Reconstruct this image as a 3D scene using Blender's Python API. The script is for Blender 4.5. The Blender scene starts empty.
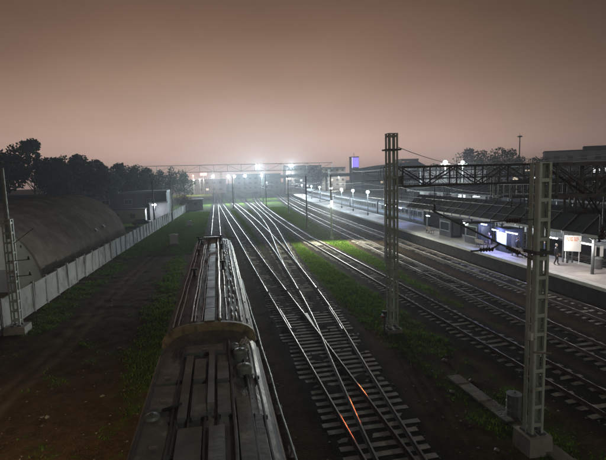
import bpy, math, random
import numpy as np
from mathutils import Vector, Matrix

random.seed(7); RNG = np.random.default_rng(7)
S = bpy.context.scene; COL = S.collection

# ------------------------------------------------------------------ camera
def make_camera():
    yaw, pitch, roll = math.radians(12.1), math.radians(6.5), .027
    F = Vector((math.sin(yaw)*math.cos(pitch), math.cos(yaw)*math.cos(pitch), -math.sin(pitch)))
    R0 = Vector((math.cos(yaw), -math.sin(yaw), 0)); U0 = R0.cross(F)
    U = U0*math.cos(roll)+R0*math.sin(roll); R = R0*math.cos(roll)-U0*math.sin(roll)
    cd = bpy.data.cameras.new('camera'); co = bpy.data.objects.new('camera', cd); COL.objects.link(co)
    m = Matrix.Identity(4)
    for i in range(3):
        m[i][0] = R[i]; m[i][1] = U[i]; m[i][2] = -F[i]
    m.translation = (0, 0, 9.0)
    co.matrix_world = m
    cd.sensor_width = 36; cd.lens = 36*458/606; cd.clip_start = .1; cd.clip_end = 5000
    S.camera = co
make_camera()

# ------------------------------------------------------------------ sky: night, city light on low cloud, no sun or moon
def make_world():
    w = bpy.data.worlds.new('World'); S.world = w; w.use_nodes = True
    nt = w.node_tree; nt.nodes.clear(); N = nt.nodes.new; L = nt.links.new
    out = N('ShaderNodeOutputWorld')
    geo = N('ShaderNodeTexCoord'); sep = N('ShaderNodeSeparateXYZ'); L(geo.outputs['Generated'], sep.inputs[0])
    ramp = N('ShaderNodeValToRGB'); L(sep.outputs[2], ramp.inputs[0])
    e = ramp.color_ramp; e.interpolation = 'B_SPLINE'
    stops = [(0.0, (.82,.56,.48)), (.045, (.75,.50,.42)), (.11, (.55,.355,.265)), (.19, (.36,.220,.150)),
             (.29, (.225,.130,.080)), (.40, (.130,.074,.046)), (.65, (.045,.030,.024)), (1.0, (.030,.022,.020))]
    while len(e.elements) < len(stops): e.elements.new(.5)
    for el, (p, c) in zip(e.elements, stops): el.position = p; el.color = (*c, 1)
    # the glow is strongest over the town ahead and fades round the compass
    az = N('ShaderNodeVectorMath'); az.operation = 'DOT_PRODUCT'; L(geo.outputs['Generated'], az.inputs[0])
    a = math.radians(5); az.inputs[1].default_value = (math.sin(a), math.cos(a), 0)
    mr = N('ShaderNodeMapRange'); L(az.outputs['Value'], mr.inputs[0])
    mr.inputs[1].default_value = .6; mr.inputs[2].default_value = 1.0; pw = N('ShaderNodeMath'); pw.operation = 'POWER'; L(mr.outputs[0], pw.inputs[0]); pw.inputs[1].default_value = 1.5
    m3 = N('ShaderNodeMapRange'); L(pw.outputs[0], m3.inputs[0]); m3.inputs[3].default_value = .22; m3.inputs[4].default_value = 1.04
    # faint unevenness of the low cloud
    nz = N('ShaderNodeTexNoise'); nz.inputs['Scale'].default_value = 2.2; nz.inputs['Detail'].default_value = 4
    mp = N('ShaderNodeMapping'); mp.inputs['Scale'].default_value = (1, 1, 3.2)
    L(geo.outputs['Generated'], mp.inputs[0]); L(mp.outputs[0], nz.inputs[0])
    m2 = N('ShaderNodeMapRange'); L(nz.outputs[0], m2.inputs[0]); m2.inputs[1].default_value = .35; m2.inputs[2].default_value = .65; m2.inputs[3].default_value = .91; m2.inputs[4].default_value = 1.09
    mu = N('ShaderNodeMath'); mu.operation = 'MULTIPLY'; L(m3.outputs[0], mu.inputs[0]); L(m2.outputs[0], mu.inputs[1])
    bg = N('ShaderNodeBackground'); L(ramp.outputs[0], bg.inputs[0]); L(mu.outputs[0], bg.inputs[1])
    sky = N('ShaderNodeTexSky'); sky.sky_type = 'NISHITA'; sky.sun_disc = False
    sky.sun_elevation = math.radians(-8); sky.sun_rotation = math.radians(200)
    b2 = N('ShaderNodeBackground'); L(sky.outputs[0], b2.inputs[0]); b2.inputs[1].default_value = .05
    ad = N('ShaderNodeAddShader'); L(bg.outputs[0], ad.inputs[0]); L(b2.outputs[0], ad.inputs[1]); L(ad.outputs[0], out.inputs[0])
make_world()
S.view_settings.view_transform = 'Standard'; S.view_settings.look = 'None'
S.view_settings.exposure = 0.0; S.view_settings.gamma = 1; S.view_settings.use_curve_mapping = False
S.cycles.use_denoising = True; S.cycles.max_bounces = 6; S.cycles.volume_bounces = 0
S.cycles.sample_clamp_indirect = 4; S.cycles.use_light_tree = True
S.cycles.transparent_max_bounces = 8

# lamp strengths in one place (watts)
W_FLOOD = 88000; W_YARD = 42000; W_BRIDGE = 1050; W_PLAT = 1300; W_LEFT = 1300; W_WALL = 1100; W_RIGHT = 4600; W_CANOPY = 80; W_SODIUM = 4200; W_SIGNAL = 4200; W_POLE = 17000
HAZE = .0008

# ------------------------------------------------------------------ materials
M = {}
def mat(name, c1, c2=None, scale=4., rough=.8, metal=0., bump=0., bscale=None, detail=6, lo=.35, hi=.65, c3=None, s3=.4, lo3=.55, hi3=.7, spec=.5, stretch=None, rvar=.12):
    if name in M: return M[name]
    m = bpy.data.materials.new(name); m.use_nodes = True; nt = m.node_tree; N = nt.nodes.new; L = nt.links.new
    b = nt.nodes['Principled BSDF']; b.inputs['Roughness'].default_value = rough; b.inputs['Metallic'].default_value = metal
    b.inputs['Specular IOR Level'].default_value = spec
    tc = N('ShaderNodeNewGeometry'); src = tc.outputs['Position']
    if stretch:
        mp = N('ShaderNodeMapping'); mp.inputs['Scale'].default_value = stretch; L(src, mp.inputs[0]); src = mp.outputs[0]
    if c2 is None: c2 = tuple(x*.72 for x in c1)
    nz = N('ShaderNodeTexNoise'); nz.inputs['Scale'].default_value = scale; nz.inputs['Detail'].default_value = detail; nz.inputs['Roughness'].default_value = .65
    L(src, nz.inputs[0])
    r = N('ShaderNodeMapRange'); L(nz.outputs[0], r.inputs[0]); r.inputs[1].default_value = lo; r.inputs[2].default_value = hi
    mx = N('ShaderNodeMix'); mx.data_type = 'RGBA'; L(r.outputs[0], mx.inputs[0])
    mx.inputs[6].default_value = (*c1, 1); mx.inputs[7].default_value = (*c2, 1); col = mx.outputs[2]
    if c3:
        n3 = N('ShaderNodeTexNoise'); n3.inputs['Scale'].default_value = s3; n3.inputs['Detail'].default_value = 8; n3.inputs['Roughness'].default_value = .7; L(src, n3.inputs[0])
        r3 = N('ShaderNodeMapRange'); L(n3.outputs[0], r3.inputs[0]); r3.inputs[1].default_value = lo3; r3.inputs[2].default_value = hi3
        m3 = N('ShaderNodeMix'); m3.data_type = 'RGBA'; L(r3.outputs[0], m3.inputs[0]); L(col, m3.inputs[6]); m3.inputs[7].default_value = (*c3, 1); col = m3.outputs[2]
    L(col, b.inputs['Base Color'])
    rr = N('ShaderNodeMapRange'); L(nz.outputs[0], rr.inputs[0]); rr.inputs[1].default_value = .3; rr.inputs[2].default_value = .7
    rr.inputs[3].default_value = max(.05, rough-rvar); rr.inputs[4].default_value = min(1, rough+rvar); L(rr.outputs[0], b.inputs['Roughness'])
    if bump:
        n2 = N('ShaderNodeTexNoise'); n2.inputs['Scale'].default_value = bscale or scale*4; n2.inputs['Detail'].default_value = 5; L(src, n2.inputs[0])
        bp = N('ShaderNodeBump'); bp.inputs['Strength'].default_value = bump; bp.inputs['Distance'].default_value = .05; L(n2.outputs[0], bp.inputs['Height']); L(bp.outputs[0], b.inputs['Normal'])
    M[name] = m; return m
def emit(name, col, strength):
    if name in M: return M[name]
    m = bpy.data.materials.new(name); m.use_nodes = True; b = m.node_tree.nodes['Principled BSDF']
    b.inputs['Base Color'].default_value = (.8, .8, .8, 1); b.inputs['Emission Color'].default_value = (*col, 1); b.inputs['Emission Strength'].default_value = strength
    M[name] = m; return m
def leafmat(name, c1, c2):
    m = mat(name, c1, c2, scale=.9, rough=.75, lo=.3, hi=.7)
    nt = m.node_tree; b = nt.nodes['Principled BSDF']
    tr = nt.nodes.new('ShaderNodeBsdfTranslucent'); tr.inputs[0].default_value = (*[x*1.1 for x in c1], 1)
    mx = nt.nodes.new('ShaderNodeMixShader'); mx.inputs[0].default_value = .3
    nt.links.new(b.outputs[0], mx.inputs[1]); nt.links.new(tr.outputs[0], mx.inputs[2]); nt.links.new(mx.outputs[0], nt.nodes['Material Output'].inputs[0])
    return m

mat('rail_head', (.17,.148,.125), (.085,.066,.05), 3, .38, .9, stretch=(6,.5,6), rvar=.1)
mat('rail_web', (.10,.060,.038), (.06,.038,.028), 8, .75, .2)
mat('sleeper_concrete', (.40,.365,.30), (.25,.225,.18), 5, .95, spec=.1, bump=.4, c3=(.10,.08,.06), s3=1.3, lo3=.5, hi3=.72)
mat('sleeper_wood', (.31,.275,.215), (.17,.15,.12), 6, .9, bump=.5, c3=(.34,.31,.26), s3=1.7, lo3=.52, hi3=.7)
mat('galvanised', (.30,.33,.30), (.20,.225,.20), 3, .55, .35, c3=(.17,.13,.09), s3=1.6, lo3=.62, hi3=.8)
mat('mast_paint', (.56,.62,.55), (.44,.50,.43), 2.5, .6, .0, c3=(.22,.12,.065), s3=2.6, lo3=.56, hi3=.72)
mat('dark_steel', (.13,.135,.135), (.08,.082,.082), 3, .6, .2, c3=(.09,.06,.04), s3=1.2)
mat('concrete', (.42,.40,.36), (.31,.29,.26), 1.8, .9, bump=.35, c3=(.19,.17,.15), s3=.6, lo3=.52, hi3=.72)
mat('fence_concrete', (.46,.46,.43), (.36,.36,.33), .8, .92, bump=.3, c3=(.20,.185,.155), s3=.5, lo3=.48, hi3=.62)
mat('stone', (.30,.28,.25), (.14,.125,.11), 9, .9)
mat('slab', (.27,.245,.19), (.17,.155,.12), 2.4, .92, bump=.45, c3=(.08,.09,.04), s3=.9, lo3=.55, hi3=.7)
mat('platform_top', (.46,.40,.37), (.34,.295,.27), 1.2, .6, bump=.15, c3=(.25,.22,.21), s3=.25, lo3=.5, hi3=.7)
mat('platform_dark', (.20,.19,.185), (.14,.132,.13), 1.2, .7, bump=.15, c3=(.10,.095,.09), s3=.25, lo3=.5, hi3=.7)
mat('train_dark', (.022,.026,.04), (.015,.018,.028), 1.5, .4, .1)
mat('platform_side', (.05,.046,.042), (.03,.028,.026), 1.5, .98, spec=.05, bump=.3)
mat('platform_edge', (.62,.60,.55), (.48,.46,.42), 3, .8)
mat('roof_dirt_far', (.17,.125,.095), (.095,.072,.058), 1.6, .62, c3=(.26,.215,.17), s3=.9, lo3=.5, hi3=.75, bump=.2, stretch=(3,.6,3))
mat('roof_dirt_near', (.17,.185,.18), (.075,.08,.078), 1.4, .48, c3=(.33,.33,.305), s3=.55, lo3=.52, hi3=.60, bump=.25, stretch=(1.6,.8,1))
mat('roof_panel', (.18,.19,.182), (.095,.10,.096), 2, .48, c3=(.34,.335,.305), s3=1., lo3=.53, hi3=.63, bump=.06)
mat('roof_fascia', (.38,.31,.16), (.24,.19,.10), 3.5, .6, c3=(.08,.06,.045), s3=2.5, lo3=.48, hi3=.66)
mat('train_side', (.34,.37,.36), (.26,.28,.28), 2, .38, .1, c3=(.13,.11,.09), s3=.8, lo3=.55, hi3=.75)
mat('train_blue', (.12,.19,.33), (.09,.14,.25), 2, .35, .1)
mat('conduit', (.46,.43,.38), (.27,.24,.20), 5, .42, .6, stretch=(4,1,4))
mat('pale_cap', (.62,.58,.50), (.45,.42,.36), 6, .5)
mat('black', (.022,.022,.024), (.013,.013,.014), 6, .6)
mat('rubber', (.03,.03,.03), (.018,.018,.018), 6, .75)
mat('hangar_roof', (.25,.22,.18), (.17,.15,.125), .8, 1.0, .0, spec=.0, c3=(.12,.098,.078), s3=.3, lo3=.45, hi3=.7, bump=.2)
mat('hangar_wall', (.40,.40,.36), (.31,.31,.28), .9, .92, bump=.25, c3=(.20,.20,.18), s3=.4, lo3=.5, hi3=.72)
mat('dark_wall', (.035,.04,.055), (.025,.028,.04), .5, .9, c3=(.05,.054,.064), s3=.2)
mat('pale_wall', (.55,.56,.55), (.44,.45,.44), .8, .88, c3=(.34,.34,.33), s3=.3)
mat('far_wall', (.20,.19,.19), (.14,.135,.14), .2, .9)
mat('far_wall_pale', (.38,.37,.36), (.30,.29,.29), .2, .9)
mat('far_roof', (.075,.075,.08), (.05,.05,.055), .3, .8)
mat('glass_dark', (.03,.035,.045), (.02,.024,.03), 1, .12)
mat('white_paint', (.74,.75,.73), (.62,.63,.61), 2.5, .55, c3=(.45,.44,.40), s3=1.1, lo3=.58, hi3=.75)
mat('white_board', (.80,.77,.72), (.72,.69,.64), 1.2, .6)
mat('orange_print', (.75,.22,.07), (.62,.17,.05), 6, .6)
mat('yellow_post', (.55,.45,.22), (.42,.34,.16), 4, .6)
mat('canopy_roof', (.034,.036,.044), (.022,.024,.03), 1.2, .95, .0, spec=.1, c3=(.055,.055,.055), s3=.5)
mat('bark', (.075,.06,.045), (.045,.036,.028), 5, .95, bump=.5)
leafmat('leaf_dark', (.030,.044,.018), (.016,.025,.011))
leafmat('leaf_warm', (.11,.085,.03), (.05,.055,.02))
leafmat('grass', (.105,.185,.012), (.062,.10,.012))
mat('coat_dark', (.03,.03,.036), (.02,.02,.025), 8, .9)
mat('coat_blue', (.06,.09,.17), (.04,.06,.12), 8, .9)
mat('coat_grey', (.13,.12,.12), (.09,.085,.085), 8, .9)
mat('skin', (.52,.34,.26), (.46,.30,.23), 20, .6)
mat('wire', (.06,.06,.06), (.04,.04,.04), 3, .5, .6)
mat('insulator', (.07,.05,.045), (.05,.037,.033), 8, .3)
mat('bench_wood', (.23,.15,.09), (.16,.10,.06), 6, .6)
mat('car_white', (.66,.67,.68), (.60,.61,.62), 3, .3)
mat('car_dark', (.035,.037,.045), (.028,.03,.036), 3, .3)
emit('lamp_white', (.86,.95,1.0), 60); emit('lamp_flood', (.85,.97,1.0), 34); emit('lamp_far', (1.0,.96,.88), 25)
emit('lamp_red', (1.0,.16,.08), 12); emit('lamp_blue', (.30,.38,1.0), 45); emit('lamp_green', (.72,1.0,.85), 22); emit('lamp_box', (.9,1,.9), 9); emit('lamp_globe', (.58,.80,1.0), 30); emit('lamp_sodium', (1.0,.55,.18), 60)
emit('window_white', (.9,.95,1.0), 1.1); emit('window_warm', (1.0,.78,.5), .6); emit('neon_purple', (.20,.14,1.0), 1.5); emit('neon_frame', (.75,.7,1.0), 1.6)
emit('sign_red', (1.0,.35,.32), 2.6); emit('orange_lit', (1.0,.42,.22), .42); emit('screen_blue', (.12,.22,1.0), 1.6); emit('signal_red', (1.0,.10,.03), 20)

# ------------------------------------------------------------------ mesh helpers
class MB:
    def __init__(s): s.v = []; s.f = []
    def add(s, vs, fs):
        o = len(s.v); s.v += [tuple(v) for v in vs]; s.f += [tuple(i+o for i in f) for f in fs]; return s
    def box(s, c, d, rz=0., rx=0., ry=0.):
        m = Matrix.Rotation(rz, 3, 'Z') @ Matrix.Rotation(ry, 3, 'Y') @ Matrix.Rotation(rx, 3, 'X'); c = Vector(c)
        vs = [c + m @ Vector((x*d[0]/2, y*d[1]/2, z*d[2]/2)) for z in (-1, 1) for y in (-1, 1) for x in (-1, 1)]
        return s.add(vs, [(0,2,3,1), (4,5,7,6), (0,1,5,4), (2,6,7,3), (0,4,6,2), (1,3,7,5)])
    def bar(s, a, b, w, h=None):
        a = Vector(a); b = Vector(b); h = h or w; d = (b-a).normalized()
        up = Vector((0,0,1)) if abs(d.z) < .95 else Vector((0,1,0))
        x = d.cross(up).normalized()*w/2; y = x.cross(d).normalized()*h/2
        vs = [p+i*x+j*y for p in (a, b) for j in (-1, 1) for i in (-1, 1)]
        return s.add(vs, [(0,1,3,2), (4,6,7,5), (0,4,5,1), (2,3,7,6), (0,2,6,4), (1,5,7,3)])
    def tube(s, pts, r, n=8, cap=True):
        pts = [Vector(p) for p in pts]; rs = r if isinstance(r, (list, tuple)) else [r]*len(pts); vs = []; fs = []
        for i, p in enumerate(pts):
            d = (pts[min(i+1, len(pts)-1)]-pts[max(i-1, 0)]).normalized()
            up = Vector((0,0,1)) if abs(d.z) < .95 else Vector((0,1,0))
            x = d.cross(up).normalized(); y = x.cross(d).normalized()
            for k in range(n):
                a = 2*math.pi*k/n; vs.append(p+(x*math.cos(a)+y*math.sin(a))*rs[i])
        for i in range(len(pts)-1):
            for k in range(n): fs.append((i*n+k, i*n+(k+1) % n, (i+1)*n+(k+1) % n, (i+1)*n+k))
        if cap: fs.append(tuple(range(n))[::-1]); fs.append(tuple((len(pts)-1)*n+k for k in range(n)))
        return s.add(vs, fs)
    def lathe(s, c, prof, n=14):
        c = Vector(c); vs = []; fs = []
        for r, z in prof:
            for k in range(n): a = 2*math.pi*k/n; vs.append(c+Vector((r*math.cos(a), r*math.sin(a), z)))
        for i in range(len(prof)-1):
            for k in range(n): fs.append((i*n+k, i*n+(k+1) % n, (i+1)*n+(k+1) % n, (i+1)*n+k))
        fs.append(tuple(range(n))[::-1]); fs.append(tuple((len(prof)-1)*n+k for k in range(n)))
        return s.add(vs, fs)
    def prism(s, prof, y0, y1):          # (x,z) outline extruded along y
        n = len(prof); vs = [(x, y0, z) for x, z in prof]+[(x, y1, z) for x, z in prof]
        fs = [(i, (i+1) % n, n+(i+1) % n, n+i) for i in range(n)]+[tuple(range(n))[::-1], tuple(range(n, 2*n))]
        return s.add(vs, fs)
    def mesh(s, name, m, smooth=False):
        me = bpy.data.meshes.new(name); me.from_pydata(s.v, [], s.f); me.update(); me.materials.append(M[m])
        if smooth:
            me.polygons.foreach_set('use_smooth', [True]*len(me.polygons))
        return me
    def build(s, name, m, parent=None, loc=None, smooth=False):
        return obj(name, s.mesh(name, m, smooth), parent, loc)
def obj(name, me, parent=None, loc=None, rz=0):
    o = bpy.data.objects.new(name, me); COL.objects.link(o); o.parent = parent
    if loc is not None: o.location = loc
    if rz: o.rotation_euler.z = rz
    return o
def tag(o, label, cat, group=None):
    o['label'] = label; o['category'] = cat
    if group: o['group'] = group
    return o
def thing(name, label, cat, loc=(0,0,0), rz=0, group=None):
    o = bpy.data.objects.new(name, None); COL.objects.link(o); o.location = loc; o.rotation_euler.z = rz; o.empty_display_size = .2
    return tag(o, label, cat, group)
def kind(o, k): o['kind'] = k; return o
def light(name, typ, loc, w, col, parent=None, r=.15, aim=None, size=1.2, blend=.6):
    ld = bpy.data.lights.new(name, typ); ld.energy = w; ld.color = col; ld.shadow_soft_size = r
    if typ == 'SPOT': ld.spot_size = size; ld.spot_blend = blend
    o = bpy.data.objects.new(name, ld); COL.objects.link(o); o.parent = parent; o.location = loc
    if aim is not None: o.rotation_euler = Vector(aim).to_track_quat('-Z', 'Y').to_euler()
    return o
def ordn(i): return ['first','second','third','fourth','fifth','sixth','seventh','eighth','ninth','tenth','eleventh','twelfth','thirteenth','fourteenth','fifteenth','sixteenth','seventeenth','eighteenth','nineteenth','twentieth'][i]

# ------------------------------------------------------------------ track alignments: X of each centre line as a function of Y
def interp(tab):
    ys = np.array([a for a, b in tab], float); xs = np.array([b for a, b in tab], float)
    def f(y):
        y = np.asarray(y, float); i = np.clip(np.searchsorted(ys, y)-1, 0, len(ys)-2)
        # Catmull-Rom through the table
        h = ys[i+1]-ys[i]; t = np.clip((y-ys[i])/h, 0, None); t = np.where(y < ys[0], (y-ys[0])/h, t)
        mt = np.gradient(xs, ys); a, b = xs[i], xs[i+1]; m0, m1 = mt[i]*h, mt[i+1]*h
        tt = np.clip(t, 0, 1)
        r = (2*tt**3-3*tt**2+1)*a+(tt**3-2*tt**2+tt)*m0+(-2*tt**3+3*tt**2)*b+(tt**3-tt**2)*m1
        return r+np.where(t > 1, (t-1)*m1, 0)+np.where(t < 0, t*m0, 0)
    return f
def main(y):
    y = np.asarray(y, float); return 19.06+.06*(y-18)+2e-4*np.clip(y-60, 0, None)**2
TRAIN_RZ = -math.atan(.028)
C0 = lambda y: -.48+.028*np.asarray(y, float)
C1 = interp([(0,5.36),(20,5.42),(45,5.42),(80,5.62),(140,6.0),(260,6.9)])
C2 = interp([(0,5.40),(8,5.46),(13,5.78),(18.6,6.32),(29.5,7.46),(44,8.45),(60,9.3),(85,10.15),(110,10.6),(150,11.0),(260,11.9)])
C3 = interp([(44,8.45),(54,9.3),(66,10.5),(85,12.3),(110,14.0),(150,15.8),(260,19)])
C4 = lambda y: 14.98+.03*np.clip(np.asarray(y, float)-66, 0, None)+2e-4*np.clip(np.asarray(y, float)-66, 0, None)**2
C5 = main
C6 = lambda y: main(y)+4.65
C7 = lambda y: main(y)+13.6
C8 = lambda y: main(y)+18.2
EDGE1 = lambda y: main(y)+6.45      # near edge of the first platform
EDGE2 = lambda y: main(y)+11.6      # its far edge
EDGE3 = lambda y: main(y)+20.0      # near edge of the second platform
GROUND_Z = -.30

def vnoise(x, y, s, seed=0):
    x = np.asarray(x)*s+seed*13.7; y = np.asarray(y)*s+seed*7.3
    r = np.zeros(np.broadcast(x, y).shape)
    for k, a in ((1,.5),(2.1,.28),(4.3,.15)):
        r += a*(np.sin(x*k*1.7+1.3*np.sin(y*k*1.1+k))*np.cos(y*k*1.9+1.7*np.sin(x*k*.9+2*k)))
    return r
def fence_x(y): return np.interp(y, [0,20,34,46,55,100,152,200], [-13.4,-13.1,-12.75,-12.2,-11.7,-8.5,-4.8,-1.4])
TRACKS = [(C0,0,400),(C1,0,400),(C2,0,400),(C3,46,400),(C4,0,400),(C5,0,900),(C6,0,900),(C7,0,900),(C8,0,900)]

def build_ground():
    xs = np.concatenate([np.linspace(-820,-120,12), np.linspace(-100,-16,30), np.arange(-15,48,.3), np.linspace(49,110,26), np.linspace(130,820,12)])
    ys = np.concatenate([np.linspace(-60,2,10), np.arange(3,60,.3), np.arange(60,160,.8), np.linspace(162,300,40), np.linspace(320,1150,24)])
    X, Y = np.meshgrid(xs, ys)
    d = np.full(X.shape, 9.)
    for f, a, b in TRACKS:
        dd = np.abs(X-f(Y)); d = np.where((Y >= a) & (Y <= b), np.minimum(d, dd), d)
    bal = np.clip((2.05-d)/.6, 0, 1); bal = bal*bal*(3-2*bal)
    near = (np.abs(X-15) < 40) & (Y < 200)
    Z = GROUND_Z+.11*bal+np.where(near, .035*vnoise(X,Y,.9)+.022*vnoise(X,Y,3.1,2)*(1-.6*bal), 0)
    rut = np.interp(Y, [10,22,28,45,59,77,110], [-10.6,-9.3,-8.6,-7.7,-6.6,-4.9,-2.0])
    Z = Z-np.where(Y < 110, .07*np.exp(-((np.abs(X-rut-.25)-.45)/.2)**2), 0)+np.where((X < -2) & (Y < 110), .05*vnoise(X,Y,1.7,4), 0)
    # grass where it grows: strip left of the train, between yard and main lines, beyond the tracks
    n = .45*vnoise(X,Y,.35,1)+.35*vnoise(X,Y,1.3,3)
    def band(x0, x1, w): return np.clip((X-x0)/w, 0, 1)*np.clip((x1-X)/w, 0, 1)
    g = np.zeros(X.shape)
    pth = np.interp(Y, [10,22,28,45,59,77,110], [-10.6,-9.3,-8.6,-7.7,-6.6,-4.9,-2.0])
    g = np.maximum(g, .85*np.clip((-2.0-X)/.8,0,1)*np.clip((X-pth-.5)/.8,0,1)*np.clip((X+5.2)/1.6,np.clip((Y-45)/30,.22,1),1)*np.clip((Y-12)/10,.45,1))
    g = np.maximum(g, .62*np.clip((X-fence_x(Y)-.1)/.5,0,1)*np.clip((pth-.9-X)/.9,0,1)*np.clip((Y-20)/14,0,1))
    g = np.maximum(g, .6*band(9.3,13.4,.8)*np.clip((Y-8)/4,0,1)*np.clip((40-Y)/10,0,1))
    g = np.maximum(g, band(9.0,13.5,.9)*np.clip((Y-17)/14,.15,1)*1.35*np.where(Y<46,1,np.clip((C4(Y)-3.2-np.maximum(C3(np.maximum(Y,46)),C2(Y)))/1.5,0,1)))
    g = np.maximum(g, np.clip((X-C4(Y)-1.5)/.7,0,1)*np.clip((C5(Y)-1.7-X)/.7,0,1)*np.clip((Y-22)/16,0,1)*1.1)
    g = np.maximum(g, .8*np.clip((Y-135)/25,0,1)*np.clip((C4(Y)+4-X)/3,0,1))
    g = np.maximum(g, np.where((Y>60)&(Y<140), 1.0*np.clip((d-1.3)/.5,0,1)*np.clip((C5(Y)-1-X)/1,0,1), 0))
    g = np.maximum(g, np.where((X < fence_x(Y)-.5)&(Y>86)&(Y<109)&(X>-26), 1., 0))
    g = np.clip(g+n*1.1*(g > .03)-.1, 0, 1)*(1-.9*bal)
    path = (.75+.5*vnoise(X,Y,2.,5))*np.clip(1.25-np.abs(np.abs(X-pth-.25)-.45)/.28, 0, 1)*np.clip((Y-10)/10,0,1)
    v = np.stack([X,Y,Z],-1).reshape(-1,3); nx = len(xs); ny = len(ys)
    i = (np.arange(ny-1)[:,None]*nx+np.arange(nx-1)[None]).ravel(); q = np.stack([i,i+1,i+nx+1,i+nx],1)
    me = bpy.data.meshes.new('ground'); me.from_pydata(v.tolist(), [], q.tolist()); me.update()
    me.polygons.foreach_set('use_smooth', [True]*len(me.polygons))
    for nm, a in (('grass', g), ('ballast', bal), ('path', path)):
        at = me.attributes.new(nm, 'FLOAT', 'POINT'); at.data.foreach_set('value', a.ravel().astype(np.float32))
    m = bpy.data.materials.new('ground'); m.use_nodes = True; nt = m.node_tree; N = nt.nodes.new; L = nt.links.new
    b = nt.nodes['Principled BSDF']; geo = N('ShaderNodeNewGeometry')
    def noise(s, det=6):
        z = N('ShaderNodeTexNoise'); z.inputs['Scale'].default_value = s; z.inputs['Detail'].default_value = det; z.inputs['Roughness'].default_value = .68; L(geo.outputs['Position'], z.inputs[0]); return z.outputs[0]
    def ramp(src, lo, hi, a=0., c=1.):
        r = N('ShaderNodeMapRange'); L(src, r.inputs[0]); r.inputs[1].default_value = lo; r.inputs[2].default_value = hi; r.inputs[3].default_value = a; r.inputs[4].default_value = c; return r.outputs[0]
    def mix(fac, a, c):
        x = N('ShaderNodeMix'); x.data_type = 'RGBA'; L(fac, x.inputs[0])
        for s, k in ((a, 6), (c, 7)):
            if isinstance(s, tuple): x.inputs[k].default_value = (*s, 1)
            else: L(s, x.inputs[k])
        return x.outputs[2]
    def attr(n):
        z = N('ShaderNodeAttribute'); z.attribute_name = n; return z.outputs['Fac']
    vor = N('ShaderNodeTexVoronoi'); vor.inputs['Scale'].default_value = 15; vor.inputs['Randomness'].default_value = 1; L(geo.outputs['Position'], vor.inputs[0])
    soil = mix(ramp(noise(1.6), .35, .68), (.088,.054,.026), (.034,.022,.011))
    soil = mix(ramp(noise(7), .52, .72), soil, (.11,.074,.038))
    stone = mix(ramp(noise(.5), .4, .65), (.052,.040,.028), (.027,.021,.015))
    st2 = mix(ramp(vor.outputs['Distance'], .02, .5), stone, (.025,.02,.015))
    soil = mix(attr('ballast'), soil, st2)
    gc = mix(ramp(noise(.8), .35, .65), (.092,.155,.014), (.05,.085,.010))
    gc = mix(ramp(noise(9), .45, .7), gc, (.03,.04,.014))
    gm = N('ShaderNodeMath'); gm.operation = 'ADD'; L(attr('grass'), gm.inputs[0]); L(ramp(noise(3.2), .25, .75, -.4, .4), gm.inputs[1])
    col = mix(ramp(gm.outputs[0], .3, .62), soil, gc)
    col = mix(attr('path'), col, (.15,.115,.075))
    L(col, b.inputs['Base Color']); b.inputs['Roughness'].default_value = 1.0; b.inputs['Specular IOR Level'].default_value = .02
    hm = N('ShaderNodeMath'); hm.operation = 'SUBTRACT'; L(noise(14, 4), hm.inputs[0]); L(vor.outputs['Distance'], hm.inputs[1])
    bp = N('ShaderNodeBump'); bp.inputs['Strength'].default_value = .45; bp.inputs['Distance'].default_value = .05; L(hm.outputs[0], bp.inputs['Height']); L(bp.outputs[0], b.inputs['Normal'])
    me.materials.append(m); M['ground'] = m
    kind(obj('ground', me), 'structure')
    return xs, ys, g, Z
GXS, GYS, GG, GZ = build_ground()

def build_grass():
    # tufts of blades, denser and taller where the sheet is grassy
    V = []; F = []
    def sample(x, y):
        i = np.clip(np.searchsorted(GXS, x), 1, len(GXS)-1); j = np.clip(np.searchsorted(GYS, y), 1, len(GYS)-1)
        return GG[j, i], GZ[j, i]
    n = 200000
    y = 9+140*RNG.random(n)**1.5; x = RNG.uniform(-13, 27, n)
    g, z = sample(x, y)
    keep = (RNG.random(n) < np.clip((g-.28)*1.6, 0, 1)) & ~((x > -2.1) & (x < 2.6) & (y < 42))
    x, y, z, g = x[keep], y[keep], z[keep], g[keep]; n = len(x)
    k = 3
    X = np.repeat(x, k)+RNG.normal(0, .07, n*k); Y = np.repeat(y, k)+RNG.normal(0, .07, n*k); Z = np.repeat(z, k)-.02
    h = RNG.uniform(.04, .17, n*k)*(.6+.7*np.repeat(g, k)); a = RNG.uniform(0, 6.283, n*k); w = RNG.uniform(.012, .03, n*k)*(1+np.repeat(y, k)/45)
    ca, sa = np.cos(a)*w, np.sin(a)*w; lx, ly = RNG.normal(0, .35, n*k)*h, RNG.normal(0, .35, n*k)*h
    v = np.stack([np.stack([X-ca, Y-sa, Z], 1), np.stack([X+ca, Y+sa, Z], 1), np.stack([X+lx, Y+ly, Z+h], 1)], 1).reshape(-1, 3)
    f = np.arange(n*k*3).reshape(-1, 3)
    me = bpy.data.meshes.new('grass'); me.from_pydata(v.tolist(), [], f.tolist()); me.materials.append(M['grass'])
    o = kind(obj('grass', me), 'stuff'); tag(o, 'rough green grass and weeds growing between the tracks', 'grass')
build_grass()

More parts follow.
